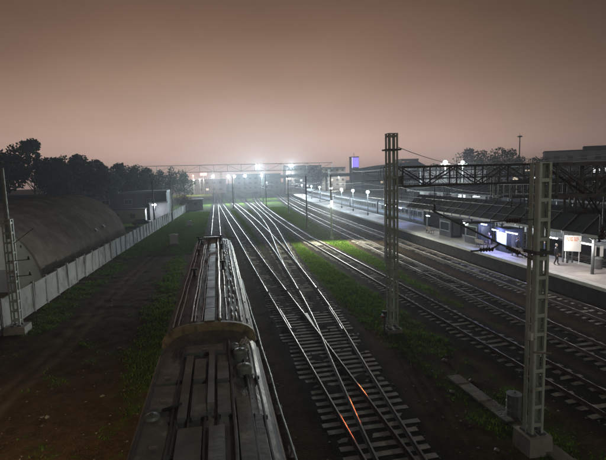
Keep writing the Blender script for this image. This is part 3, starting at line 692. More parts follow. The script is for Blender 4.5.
def guy(label, a, b, k):
    t = thing('guy_wire', label, 'wire', a, 0, 'guy wires over the platform')
    a = Vector(a); b = Vector(b); MB().tube([(0,0,0), b-a], .025, 6).build('cable', 'wire', t)
    p = (b-a)*k; d = (b-a).normalized(); mb = MB(); mb.tube([p+d*(.05*i) for i in range(9)], [.05,.11,.05,.11,.05,.11,.05,.11,.05], 10); mb.build('insulator', 'insulator', t)
guy('guy wire with insulator slanting down right of the nearest mast, left one', (12.2,12.6,8.2), (15.4,12.6,4.2), .32)
guy('guy wire with insulator slanting down near the white notice board', (13.2,12.6,7.3), (15.8,12.6,3.6), .45)

# ------------------------------------------------------------------ concrete fence at left
def build_fence():
    t = thing('concrete_fence', 'long pale concrete panel fence along the left side of the yard', 'fence', (-13, 14, GROUND_Z)); o = Vector(t.location)
    y = 14.; k = 0; P = []
    while y < 152:
        P.append((float(fence_x(y)), y)); y += 2.5
    for (ax, ay), (bx, by) in zip(P[:-1], P[1:]):
        a = Vector((ax, ay, GROUND_Z)); b = Vector((bx, by, GROUND_Z)); d = b-a; L = d.length; rz = math.atan2(d.y, d.x); dz = random.uniform(-.07,.06); tilt = random.uniform(-.035,.035)
        mb = MB(); mb.box((0,0,1.12), (L-.20,.09,2.1))
        pn = mb.build('panel', 'fence_concrete', t, (a+b)/2-o+Vector((0,0,dz))); pn.rotation_euler = (tilt, 0, rz)
        fr = MB()
        for z in (.14, 2.10): fr.box((0,-.062,z), (L-.22,.022,.12))
        for x in (-L/2+.17, L/2-.17): fr.box((x,-.062,1.12), (.10,.022,1.83))
        fr.build('ribs', 'fence_concrete', pn)
        po = MB().box((0,0,1.12), (.19,.20,2.34)).build('post', 'concrete', t, a-o); po.rotation_euler.z = rz
build_fence()
# ------------------------------------------------------------------ arched hangar and buildings behind the fence
def build_hangar():
    y0, y1 = 44.5, 79.5; cx0, cx1 = -22.4, -20.9; a, b = 8.2, 7.55
    rz = -math.atan((cx1-cx0)/(y1-y0)); L = (y1-y0)/math.cos(rz)
    t = thing('arched_hangar', 'large dark arched hangar with pale end wall behind the fence', 'hangar', (cx0, y0, GROUND_Z), rz)
    n = 22; arc = [(a*math.cos(math.pi*i/n), b*math.sin(math.pi*i/n)) for i in range(n+1)]
    # roof in sheets
    m = 9
    for j in range(m):
        mb = MB(); s0 = j*L/m-.15; s1 = (j+1)*L/m+.02; off = .008*(j % 2)
        vs = []; fs = []
        for x, z in arc:
            f = 1+.01+off/8; vs += [(x*f, s0, z*f), (x*f, s1, z*f), (x*(f-.02), s1, z*(f-.02)), (x*(f-.02), s0, z*(f-.02))]
        for i in range(n):
            for q in range(4): fs.append((i*4+q, i*4+(q+1) % 4, (i+1)*4+(q+1) % 4, (i+1)*4+q))
        mb.add(vs, fs); mb.build('roof_sheet', 'hangar_roof', t)
    mb = MB(); mb.prism([(x*.985, z*.985) for x, z in arc], -.1, .3); w = mb.build('end_wall', 'hangar_wall', t)
    mb = MB(); mb.prism([(x*.985, z*.985) for x, z in arc], L-.5, L-.2); mb.build('end_wall', 'hangar_wall', t)
    MB().box((0,-.13,4.0), (13.0,.10,.22)).build('ledge', 'hangar_wall', w)
    dr = MB().box((0,-.14,1.75), (4.6,.12,3.5)).build('door', 'hangar_wall', w)
    MB().box((2.1,-.22,1.3), (.06,.08,.3)).build('handle', 'galvanised', dr)
    MB().box((4.6,-.13,1.0), (2.6,.08,2.0)).build('door', 'far_wall', w)
    for x, y, z in ((7.5,20,4.6),(7.45,24,4.2)):
        z = b*math.sqrt(1-(x/a)**2); mb = MB(); mb.box((x, y, z+.12), (.42,.5,.34), ry=.75); mb.build('vent', 'pale_wall', t)
    MB().box((a+.55, L/2, .5), (.3, L, 1.3)).build('low_wall', 'hangar_wall', t)
build_hangar()
t = thing('hangar_lamp', 'small lamp post lighting the pale end wall of the hangar', 'lamp', (-24.5, 37.5, GROUND_Z)); MB().tube([(0,0,0),(0,0,5.4)], [.08,.06], 8).build('pole', 'galvanised', t); hd = MB().box((0,.2,5.45), (.4,.6,.12)).build('head', 'dark_steel', t); MB().lathe((0,.25,5.3), [(.1,0),(.15,.09)], 12).build('lens', 'lamp_box', hd)
light('lamp_light', 'SPOT', (0,.3,5.2), W_WALL, (.95,1,.93), t, .1, (.25,1,-.3), 2.4, .8)
def house(name, label, x, y, w, d, h, wm, rm='far_roof', wins=None, parapet=.5, cat='building', group=None, rz=0, roof_over=.15):
    """box building: origin at the middle of its front face"""
    t = thing(name, label, cat, (x, y, GROUND_Z), rz, group)
    w_ = MB().box((0, d/2, h/2), (w, d, h)).build('wall', wm, t)
    rf = MB().box((0, d/2, h+parapet/2), (w+roof_over*2, d+roof_over*2, parapet)).build('roof', rm, t)
    for (wx, wz, ww, wh, m) in (wins or []):
        f = MB().box((wx, -.03, wz), (ww, .10, wh)).build('window', m, t)
        fr = MB(); q = .07*max(1, ww/1.4)
        fr.box((wx,-.06,wz+wh/2), (ww+q,.16,q)); fr.box((wx,-.06,wz-wh/2), (ww+q,.2,q)); fr.box((wx-ww/2,-.06,wz), (q,.15,wh-q)); fr.box((wx+ww/2,-.06,wz), (q,.15,wh-q)); fr.box((wx,-.06,wz), (q*.6,.12,wh-q))
        fr.build('frame', 'far_wall', f)
    return t, rf
h, rf = house('long_building', 'long dark low building behind the hangar and trees', -30, 118, 42, 12, 6.6, 'dark_wall', wins=[(-14+k*5.2, 4.6, 1.8, 1.2, 'glass_dark') for k in range(7)])
h, rf = house('low_wall_building', 'low pale building at the lit grass left of the bright lamp', -17.5, 110, 8.5, 3, 3.1, 'far_wall_pale', wins=[(-2,1.7,1,1,'glass_dark'),(1.5,1.7,1,1,'glass_dark')], parapet=.2)
h, rf = house('lit_shed', 'pale shed lit by the bright lamp behind the fence', -10.6, 113.6, 4.0, 4, 4.2, 'far_wall', wins=[(-1,2.9,.8,.8,'glass_dark')], parapet=.25)
MB().box((.7,-.04,1.2), (1.0,.1,2.2)).build('door', 'far_wall', h)
h, rf = house('gate_shed', 'small shed at the far end of the fence beside the bush', -2.6, 150, 4.5, 4, 3.2, 'far_wall_pale', wins=[(0,2,.9,.8,'glass_dark')], parapet=.25)

# ------------------------------------------------------------------ trees
def tree(label, x, y, h, r, m='leaf_dark', leaves=1500, seed=0, group=None, flat=1.0, trunk=.25):
    rng = np.random.default_rng(seed+100); rd = random.Random(seed)
    t = thing('tree', label, 'tree', (x, y, GROUND_Z), 0, group)
    tr = MB(); hh = h*.62; bend = rd.uniform(-.4,.4)
    tr.tube([(0,0,-.2),(bend*.3,0,hh*.4),(bend,.1,hh)], [trunk, trunk*.75, trunk*.35], 9)
    clumps = []
    for k in range(9):
        a = k*2.4+rd.uniform(-.4,.4); z0 = h*rd.uniform(.28,.6); L = r*rd.uniform(.55,.95); e = Vector((math.cos(a)*L, math.sin(a)*L, z0+h*rd.uniform(.08,.28)))
        tr.tube([(bend*.6,0,z0), Vector((bend*.6,0,z0)).lerp(e,.55)+Vector((0,0,.25)), e], [trunk*.4, trunk*.25, trunk*.1], 6); clumps.append((e, r*rd.uniform(.34,.55)))
    for k in range(10):
        a = rd.uniform(0,6.28); q = r*rd.uniform(0,.75); z = h*rd.uniform(.45,.93); s = math.sqrt(max(.05, 1-((z/h-.55)/.48)**2)); clumps.append((Vector((math.cos(a)*q*s, math.sin(a)*q*s, z)), r*rd.uniform(.26,.48)))
    clumps.append((Vector((bend,0,h*.9)), r*.34))
    tr.build('trunk', 'bark', t)
    per = leaves//len(clumps); V = []
    for c, cr in clumps:
        d = rng.normal(size=(per,3)); d /= np.linalg.norm(d, axis=1)[:,None]; rad = cr*(.45+.62*rng.random(per)**.6)
        p = np.array(c)+d*rad[:,None]*np.array([1,1,.8]); p = p[p[:,2] < h*1.02]
        n1 = rng.normal(size=p.shape); n1 /= np.linalg.norm(n1, axis=1)[:,None]; n2 = np.cross(n1, rng.normal(size=p.shape)); n2 /= np.linalg.norm(n2, axis=1)[:,None]
        s = (.20+.22*rng.random(len(p)))[:,None]*(h/14)**.5
        V.append(np.stack([p-n1*s, p+n2*s*.55, p+n1*s, p-n2*s*.55], 1))
    v = np.concatenate(V).reshape(-1,3); f = np.arange(len(v)).reshape(-1,4)
    me = bpy.data.meshes.new('crown'); me.from_pydata(v.tolist(), [], f.tolist()); me.materials.append(M[m]); obj('crown', me, t)
    return t
ROW = [(-46,112,17.5,5.2),(-41,104,17.8,4.6),(-36.0,110,19.8,5.0),(-32.6,116,15.8,4.2),(-30.2,106,13.6,3.8),(-27.6,112,16.4,3.6),(-24.6,118,15.2,3.8),(-22.0,112,14.0,3.4),(-20.2,124,14.8,3.6),(-17.6,130,13.6,3.8),(-15.8,138,13.8,3.6)]
for i, (x,y,h,r) in enumerate(ROW):
    tree(('tallest dark tree of the row behind the hangar, ' if i == 2 else 'dark leafy tree in the row behind the hangar, ')+ordn(i)+' from the left', x, y, h, r, seed=i, leaves=3600, group='trees behind the hangar')
ROW2 = [(-27.5,172,15.6,4.6),(-23.6,168,15.2,4.2),(-19,176,14.6,4.2),(-14.6,170,13.9,3.8),(-10.8,166,14.6,4.2),(-6.8,172,12.6,3.4)]
for i, (x,y,h,r) in enumerate(ROW2): tree('hazy tree beyond the high gantry at left, '+ordn(i)+' from the left', x, y, h, r, seed=30+i, leaves=1500, group='hazy trees at the high gantry')
tree('low bush at the far end of the fence', -6.2, 148, 5.0, 2.4, 'leaf_warm', 1100, 50, trunk=.12)
RT = sorted([(84,134,17.6,5.2),(91,138,17.0,5.0),(97,137,18.2,5.4),(103,139,17.4,4.8),(110,145,14.6,4.6),(117,144,14.6,4.6),(124,150,14.2,4.2),(76,140,12.6,4.2)], key=lambda q: q[0]/q[1])
for i, (x,y,h,r) in enumerate(RT): tree('tree against the sky behind the lit pale hall at right, '+ordn(i)+' from the left', x, y, h, r, 'leaf_warm' if i in (2,3,4) else 'leaf_dark', 1700, 60+i, group='trees behind the pale hall')
for i, (x,y,h,r) in enumerate([(62,250,16,5.5),(66,258,15,5),(104,262,15,5),(172,262,19,6),(180,268,17,6)]):
    tree(['dark round tree among the far blocks in the centre, left one','dark round tree among the far blocks in the centre, right one','far tree beside the dark hall with pale band','far tree right of the orange lit block','last far tree right of the orange lit block'][i], x, y, h, r, 'leaf_dark', 1000, 80+i, group='far trees among the buildings')

# ------------------------------------------------------------------ background buildings
def grid(x0, x1, nx, z0, z1, nz, w, hgt, lit=.3, seed=0, mats=('window_warm','window_white')):
    rd = random.Random(seed); r = []
    for i in range(nx):
        for j in range(nz):
            r.append((x0+(x1-x0)*(i/(max(1,nx-1))), z0+(z1-z0)*(j/max(1,nz-1)), w, hgt, rd.choice(mats) if rd.random() < lit else 'glass_dark'))
    return r
AZ = -.25
house('far_block', 'hazy flat-topped block right of the tallest floodlight', 66, 300, 24, 12, 17.0, 'far_wall_pale', wins=grid(-10,10,6,4,15,4,1.6,1.4,.08,1))
house('far_block', 'hazy low block in the centre behind the dark trees', 88, 310, 20, 12, 15.6, 'far_wall_pale', wins=grid(-8,8,5,4,14,4,1.6,1.4,.1,2))
t, rf = house('glowing_tower', 'small tower block glowing blue-violet on the skyline', 110.5, 325, 5.4, 6, 23.2, 'far_wall', parapet=.6)
MB().box((.2,-.1,19.6), (4.6,.25,7.0)).build('lit_panel', 'neon_purple', t); MB().box((-2.5,-.12,19.4), (.35,.3,7.8)).build('lit_edge', 'neon_frame', t)
MB().tube([(0,3,23.6),(0,3,27)], .12, 6).build('antenna', 'far_wall', t)
t, rf = house('dark_hall', 'wide dark hall with pale band behind the platform lamps', 98, 225, 36, 20, 12.8, 'dark_wall', wins=grid(-15,15,8,3,6,2,2.4,1.2,.15,3), rz=-.12)
MB().box((0,-.1,11.2), (35.8,.3,2.6)).build('band', 'pale_wall', t); mb = MB(); mb.prism([(-18.6,13.2),(18.6,13.2),(12,16.6),(-6,14.9)], .5, 19.5); mb.build('pitched_roof', 'far_roof', rf)
t, rf = house('orange_block', 'far block lit orange on the skyline right of the middle mast', 142, 300, 13, 10, 20.0, 'far_wall_pale', wins=grid(-5,5,4,8,18,4,1.6,1.6,.9,4,('orange_lit',)))
house('far_block', 'dark far block right behind the middle mast', 128, 270, 18, 10, 14.5, 'far_wall', wins=grid(-7,7,5,4,12,3,1.6,1.4,.2,5))
t, rf = house('pale_hall', 'pale hall wall lit by the pair of floodlights at right', 70, 119, 17, 10, 10.2, 'pale_wall', rz=-.35, wins=grid(-6,6,4,3.2,3.2,1,2.2,1.6,.5,6,('window_white',)))
house('dark_annex', 'low dark annex between pale hall and right-hand building', 93, 112, 18, 9, 9.0, 'dark_wall', rz=-.45, wins=grid(-7,7,6,4.5,7.3,2,1.5,1.1,.3,7))
house('office_building', 'long dark building with lit window rows at the right edge', 117, 116, 44, 10, 11.3, 'far_wall', rz=-.6, wins=grid(-20,20,14,3.5,9.2,3,1.9,1.5,.36,9,('window_white','window_white','window_warm')))
t, rf = house('pale_block', 'pale block rising above the roofs at the far right edge', 138, 142, 30, 12, 16.3, 'far_wall_pale', rz=-.65, wins=grid(-11,11,6,9,14,2,1.8,1.5,.25,11,('window_white',)))
MB().box((4,5,17.3), (12,4,1.6)).build('roof_house', 'far_roof', rf)
house('far_block', 'hazy low block at left behind the yard lamps', -4, 330, 40, 10, 9.5, 'far_wall', wins=grid(-16,16,8,3,7.5,2,1.8,1.4,.1,12))
house('far_block', 'hazy block between the small far lamps and the floodlights', 40, 340, 34, 12, 12.6, 'far_wall', wins=grid(-14,14,8,3,10,3,1.8,1.4,.08,13))
# footbridge line far across the main lines
t = thing('far_bridge', 'hazy low bridge across the main lines in the distance', 'bridge', (60, 262, 0))
MB().box((0,0,9.6), (58,3,1.0)).build('deck', 'far_wall', t); MB().box((0,-1.4,10.6), (58,.12,1.0)).build('railing', 'far_wall_pale', t)
for x in (-27,-14,-2,11,26): MB().box((x,0,4.5), (1.1,1.6,9.2)).build('pier', 'far_wall', t)

# ------------------------------------------------------------------ lamps
COOL = (.86,.96,1.0); GREENISH = (.74,.92,1.0)
def flood_mast(label, x, y, h, w, aim, group, heads=2, size=2.3, allround=False, lm='lamp_flood', col=GREENISH, r=.16, lens=.55):
    t = thing('floodlight_mast', label, 'lamp', (x, y, GROUND_Z), 0, group)
    MB().tube([(0,0,0),(0,0,h)], [r*1.4, r*.7], 10).build('pole', 'galvanised', t)
    MB().box((0,0,h-.1), (2.6,.12,.12)).build('crossbar', 'galvanised', t)
    d = Vector(aim).normalized()
    for k in range(heads):
        u = (k-(heads-1)/2)*1.4; p = Vector((u,0,h+.32)); q = d.to_track_quat('-Z','Y')
        b = MB(); b.box((0,0,.3), (.8,.7,.3)); hd = b.build('head', 'dark_steel', t, p); hd.rotation_euler = q.to_euler()
        MB().lathe((0,0,.0), [(lens*.55,.15),(lens*.95,.05),(lens,-.1),(lens*.8,-.28),(lens*.3,-.4)], 16).build('lens', lm, hd)
    if allround: light('floodlight', 'POINT', Vector((0,0,h+.32))+d*.9, w, col, t, .45)
    else: light('floodlight', 'SPOT', Vector((0,0,h+.32))+d*.6, w, col, t, .4, d, size, .8)
    return t
G = 'yard floodlights'
flood_mast('high floodlight above the gantry, left of the tallest pair', 27.1, 230, 15.6, W_FLOOD, (-.10,-1,-.10), G)
flood_mast('brightest high floodlight above the main lines on the skyline', 44.0, 230, 15.3, W_FLOOD*1.2, (-.18,-1,-.10), G)
for i, (x, z, lab) in enumerate(((4.1,10.6,'leftmost bright lamp of the row under the gantry'), (10.3,10.4,'second lamp of the row under the gantry'), (12.6,10.3,'small third lamp of the row under the gantry'), (17.0,10.4,'bright fourth lamp of the row under the gantry'), (24.0,10.4,'rightmost lamp of the row under the gantry'))):
    flood_mast(lab, x, 190, z, W_YARD*(.45 if i == 2 else 1), (-.03,-1,-.14), G, 1)
def small_lamp(label, x, y, z, lm, r=.28, w=0, col=(1,1,1), group='small far lamps'):
    t = thing('far_lamp', label, 'lamp', (x, y, GROUND_Z), 0, group)
    MB().tube([(0,0,0),(0,.1,z)], [.11,.07], 8).build('pole', 'galvanised', t)
    MB().box((0,.0,z+.38), (r*2.4,.5,.14)).build('hood', 'dark_steel', t)
    MB().lathe((0,-.05,z), [(r*.6,0),(r,.15),(r*.8,.30)], 12).build('lens', lm, t)
    if w: light('lamp_light', 'POINT', (0,-.5,z-.1), w, col, t, .2)
for i, (x, z, lm, lab) in enumerate(((-8.6,9.4,'lamp_far','left'),(-5.6,9.6,'lamp_far','second'),(-1.8,9.9,'lamp_far','third'),(-5.9,12.4,'lamp_red','reddish'),(55.2,11.0,'lamp_far','rightmost'),(90,9.6,'lamp_white','single'))):
    lab = {'left':'leftmost small far lamp above the fence end','second':'small far lamp second from left above the fence end','third':'small far lamp just left of the red lit sign','reddish':'small reddish far lamp above the fence end','rightmost':'small far lamp below the brightest floodlight','single':'small far white lamp above the platform lamp row'}[lab]
    small_lamp(lab, x, 300, z, lm, .42, 9000, (1,.95,.85) if lm != 'lamp_red' else (1,.2,.1))
t = thing('lit_sign', 'small far sign lit red above the yard', 'sign', (0.6, 298, GROUND_Z)); MB().tube([(0,0,0),(0,0,12.2)], .15, 8).build('post', 'galvanised', t); MB().box((0,0,13.2), (4.2,.3,1.7)).build('board', 'sign_red', t)
# platform lamps along the first platform
def platform_lamp(i, y):
    x = float(EDGE1(y)+EDGE2(y))/2; t = thing('platform_lamp', ordn(i)+' lit platform lamp post from the middle mast, running into the distance', 'lamp', (x, y, 1.09), 0, 'platform lamp posts')
    MB().lathe((0,0,0), [(.16,0),(.16,.5),(.08,.55)], 12).build('base', 'dark_steel', t); MB().tube([(0,0,.5),(0,0,4.4)], [.08,.055], 10).build('pole', 'galvanised', t)
    hd = MB().lathe((0,0,4.35), [(.10,0),(.16,.06)], 12).build('collar', 'dark_steel', t); MB().lathe((0,0,4.41), [(.14,0),(.28,.12),(.34,.30),(.28,.48),(.12,.58)], 16).build('globe', 'lamp_globe', hd, smooth=True)
    MB().lathe((0,0,5.0), [(.14,-.02),(.30,.02),(.06,.12)], 14).build('cap', 'dark_steel', hd)
    light('lamp_light', 'POINT', (0,-.55,4.62), W_PLAT, (.66,.84,1.0), t, .2)
for i, y in enumerate((88,100,112,126,146,166,200)): platform_lamp(i, y)
# yard lamp behind the fence
t = thing('yard_lamp', 'bright white lamp on a post behind the fence at left', 'lamp', (-11.3, 111.2, GROUND_Z))
MB().tube([(0,0,0),(0,0,4.2)], [.09,.06], 8).build('pole', 'dark_steel', t); hd = MB().box((0,-.15,4.22), (.7,.5,.14)).build('head', 'dark_steel', t); MB().lathe((0,-.2,3.92), [(.28,-.1),(.48,.05),(.42,.22)], 12).build('lens', 'lamp_white', hd)
light('lamp_light', 'POINT', (0,-.9,3.9), W_LEFT, (.78,.88,1), t, .3)
# pair of floodlights at right
flood_mast('left one of the floodlight pair above the pale hall at right', 60.3, 107, 11.9, W_RIGHT*1.3, (-.4,-.8,-.35), 'floodlights at the pale hall', 1, 2.6, True, col=COOL)
flood_mast('right one of the floodlight pair above the pale hall at right', 65.2, 107, 11.8, W_RIGHT*.6, (-.4,-.8,-.35), 'floodlights at the pale hall', 1, 2.6, True, col=COOL, lens=.4)
# tall unlit mast
t = thing('tall_mast', 'tall thin unlit light mast rising against the sky at right', 'mast', (114.5, 150, GROUND_Z)); MB().tube([(0,0,0),(0,0,22.2)], [.32,.16], 10).build('pole', 'dark_steel', t)
MB().lathe((0,0,21.9), [(.3,0),(.9,.2),(.9,.45),(.3,.6)], 14).build('lamp_ring', 'dark_steel', t); MB().tube([(0,0,22.4),(0,0,23.4)], .05, 6).build('spike', 'dark_steel', t)

# ------------------------------------------------------------------ platform canopy and things under it
CY0, CY1 = 14., 62.
MID1 = lambda y: float(EDGE1(y)+EDGE2(y))/2
def build_canopy(MID1=MID1, CY0=CY0, CY1=CY1, label='long dark roof canopy over the first platform', ea=-1.9, eb=2.1, lift=0.):
    t = thing('platform_canopy', label, 'canopy', (MID1(CY0), CY0, 1.09+lift), 0, 'platform canopies'); o = Vector(t.location); ang = -math.atan(.06)
    y = CY0; step = 2.0
    hr, he = 5.0, 3.35
    sheet = {}
    for s, e in ((-1, ea), (1, eb)):
        mb = MB(); n = 8
        q = [(e*i/n, hr+(he-hr)*i/n) for i in range(n+1)]
        vs = [];
        for x, z in q: vs += [(x,.01,z),(x,step-.03,z),(x,step-.03,z-.05),(x,.01,z-.05)]
        fs = [(i*4+k, i*4+(k+1) % 4, (i+1)*4+(k+1) % 4, (i+1)*4+k) for i in range(n) for k in range(4)]+[(0,1,2,3),(n*4+3,n*4+2,n*4+1,n*4)]
        sheet[s] = mb.add(vs, fs).mesh('roof_sheet', 'canopy_roof')
    fas = MB().box((0,step/2,0), (.08,step-.3,.20)).mesh('fascia', 'pale_wall'); ridge = MB().box((0,step/2,0), (.3,step-.02,.08)).mesh('ridge_cap', 'canopy_roof'); rib = MB().bar((ea,0,he+.03), (0,0,hr+.03), .09, .06).mesh('seam', 'far_wall')
    while y < CY1-.1:
        p = Vector((MID1(y), y, 1.09+lift))-o
        for s in (-1,1): obj('roof_sheet', sheet[s], t, p, ang)
        obj('ridge_cap', ridge, t, p+Vector((0,0,hr+.03)), ang); obj('seam', rib, t, p, ang)
        obj('fascia', fas, t, p+Vector((ea-.03,0,he-.10)), ang); obj('fascia', fas, t, p+Vector((eb+.03,0,he-.10)), ang)
        y += step
    y = CY0+3
    while y < CY1:
        p = Vector((MID1(y), y, 1.09+lift))-o; mb = MB(); mb.tube([(0,0,-lift),(0,0,2.7)], [.12,.10], 10); mb.build('column', 'dark_steel', t, p)
        mb = MB(); mb.bar((0,0,2.6), (ea*.8,0,3.55), .09); mb.bar((0,0,2.6), (eb*.8,0,3.55), .09); mb.bar((ea*.95,0,3.43),(0,0,4.85),.08); mb.bar((eb*.95,0,3.43),(0,0,4.85),.08); mb.bar((0,0,2.6),(0,0,4.85),.09); mb.build('roof_frame', 'dark_steel', t, p); y += 6
    # strip lamps hung below
build_canopy()
build_canopy(lambda y: float(EDGE3(y))+8.5, 24., 104., 'wide dark roof canopy over the second platform', -4.6, 4.6, .9)
def canopy_lamp(label, y, off, z, lm, w, col, L=1.1):
    t = thing('hanging_lamp', label, 'lamp', (MID1(y)+off, y, z), -.06, 'lamps under the canopy')
    MB().box((0,0,.05), (.16,L,.06)).build('housing', 'white_paint', t); MB().tube([(0,-L/2+.04,-.03),(0,L/2-.04,-.03)], .05, 8).build('tube', lm, t)
    for s in (-1,1): MB().tube([(0,s*L*.4,.08),(0,s*L*.4,.5)], .01, 5).build('rod', 'dark_steel', t)
    light('lamp_light', 'POINT', (0,0,-.15), w, col, t, .12)
canopy_lamp('white lamp farthest left under the canopy end', 57, -.8, 3.45, 'lamp_green', W_CANOPY*1.6, (.9,1,.95))
canopy_lamp('greenish lamp under the canopy, second from the middle mast', 47.5, -.4, 3.3, 'lamp_green', W_CANOPY*1.5, (.8,1,.9))
canopy_lamp('bluish lamp under the canopy left of the kiosk', 44, -.2, 3.5, 'lamp_blue', W_CANOPY*1.2, (.7,.75,1))
canopy_lamp('blue-violet lamp over the kiosk under the canopy', 40.6, -1.0, 3.3, 'lamp_blue', W_CANOPY*3.4, (.35,.4,1))
canopy_lamp('bluish white lamp right of the kiosk under the canopy', 38, -.9, 3.3, 'lamp_blue', W_CANOPY*3.4, (.5,.55,1), 1.8)
canopy_lamp('white lamp under the canopy behind the nearest mast', 33.2, -.2, 3.4, 'lamp_white', W_CANOPY*2.2, (1,.95,.92))
canopy_lamp('white lamp under the canopy near the notice board', 29, -.6, 3.5, 'lamp_white', W_CANOPY*2.6, (1,.93,.88))
canopy_lamp('white lamp under the canopy at the right edge', 24, -.6, 3.5, 'lamp_white', W_CANOPY*2.6, (1,.93,.88))
canopy_lamp('blue lamp on the platform just left of the middle mast', 70, .2, 3.7, 'lamp_blue', W_CANOPY*3, (.4,.5,1))
for k, y in enumerate((46,58,72,88)):
    canopy_lamp(ordn(k)+' bluish lamp from the right under the second platform canopy', y, float(EDGE3(y))+6.5-MID1(y), 4.0, 'lamp_white', W_CANOPY*3.2, (.8,.92,1), 1.6)
canopy_lamp('small white lamp on the platform left of the blue lamp', 76, -.2, 3.8, 'lamp_white', W_CANOPY*1.2, COOL)

def kiosk(label, y, off, w, d, h, m, screen=None):
    t = thing('kiosk', label, 'kiosk', (MID1(y)+off, y, 1.09), -.06, 'kiosks under the canopy')
    MB().box((0,0,h/2), (w,d,h)).build('body', m, t); MB().box((0,0,h+.05), (w+.2,d+.2,.1)).build('roof', 'canopy_roof', t)
    pn = MB().box((-w/2-.015,0,h*.6), (.03,d*.75,h*.5)).build('panel', screen or 'glass_dark', t)
    fr = MB()
    for z in (h*.35,h*.85): fr.box((-w/2-.03,0,z), (.05,d*.79,.05))
    for s in (-1,1): fr.box((-w/2-.03,s*d*.385,h*.6), (.05,.05,h*.5-.05))
    fr.build('frame', 'galvanised', pn)
    MB().box((0,-d/2-.02,h*.5), (w*.6,.04,h*.8)).build('door', 'dark_steel', t)
kiosk('dark kiosk with blue lit panel under the canopy', 40.2, .3, 1.5, 2.2, 2.3, 'dark_wall', 'screen_blue')
kiosk('dark kiosk under the canopy left of the blue lit one', 46.2, .4, 1.6, 3.0, 2.3, 'dark_wall')
kiosk('dark glass shelter box under the canopy near its far end', 53, .5, 1.5, 3.2, 2.2, 'dark_wall')
def bench(label, y, off):
    t = thing('bench', label, 'bench', (MID1(y)+off, y, 1.09), math.pi/2-.06, 'platform benches')
    for k in range(3): MB().box((0,-.18+k*.17,.45), (1.8,.14,.04)).build('seat_slat', 'bench_wood', t)
    for k in range(2): MB().box((0,.26+.03*k,.62+k*.18), (1.8,.04,.13)).build('back_slat', 'bench_wood', t)
    for s in (-.75,.75):
        mb = MB(); mb.box((s,-.2,.21), (.06,.06,.42)); mb.box((s,.2,.21), (.06,.06,.42)); mb.box((s,0,.41), (.06,.46,.04)); mb.bar((s,.22,.42),(s,.31,.95),.05); mb.build('leg', 'dark_steel', t)
bench('platform bench left of the dark kiosks', 56.6, -.7); bench('platform bench between the two dark kiosks', 43.4, -.8); bench('platform bench just right of the blue lit kiosk', 37.2, -.6)
bench('platform bench on the open platform left of the middle mast', 74, .2)
# notice board on two legs
t = thing('notice_board', 'white notice board with orange heading on two legs by the platform edge', 'sign', (30.5, 32.9, 1.09), math.radians(-42))
for s in (-.5,.5): MB().box((s,0,1.15), (.06,.06,2.3)).build('leg', 'white_paint', t)
bd = MB().box((0,-.06,1.75), (1.25,.05,1.35)).build('board', 'white_board', t)
lt = MB()
for r, (z, segs) in enumerate(((2.24,[(-.42,.14),(-.24,.10),(-.08,.16),(.14,.12),(.34,.16)]), (2.12,[(-.40,.2),(-.12,.22),(.18,.16),(.38,.12)]), (2.0,[(-.30,.14),(-.08,.2),(.22,.24)]))):
    for x, w in segs: lt.box((x,-.0875,z), (w,.004,.07))
lt.build('heading', 'orange_print', bd)
for i, (x, y) in enumerate(((31.45,31.6),(31.75,31.2))):
    t = thing('marker_post', ['pale marker post right of the notice board, left one','pale marker post right of the notice board, right one'][i], 'post', (x,y,1.09), -.7, 'marker posts'); MB().box((0,0,.85), (.09,.07,1.7)).build('post', 'yellow_post', t); MB().box((0,-.05,1.25), (.24,.03,.85)).build('plate', 'white_board', t)
t = thing('litter_bin', 'round dark litter bin on the platform right of the notice board', 'bin', (30.7, 30.4, 1.09)); MB().lathe((0,0,0), [(.22,0),(.28,.05),(.30,.75),(.33,.78),(.33,.84)], 16).build('body', 'dark_steel', t); MB().lathe((0,0,.84), [(.33,0),(.22,.12),(.05,.16)], 16).build('lid', 'galvanised', t)

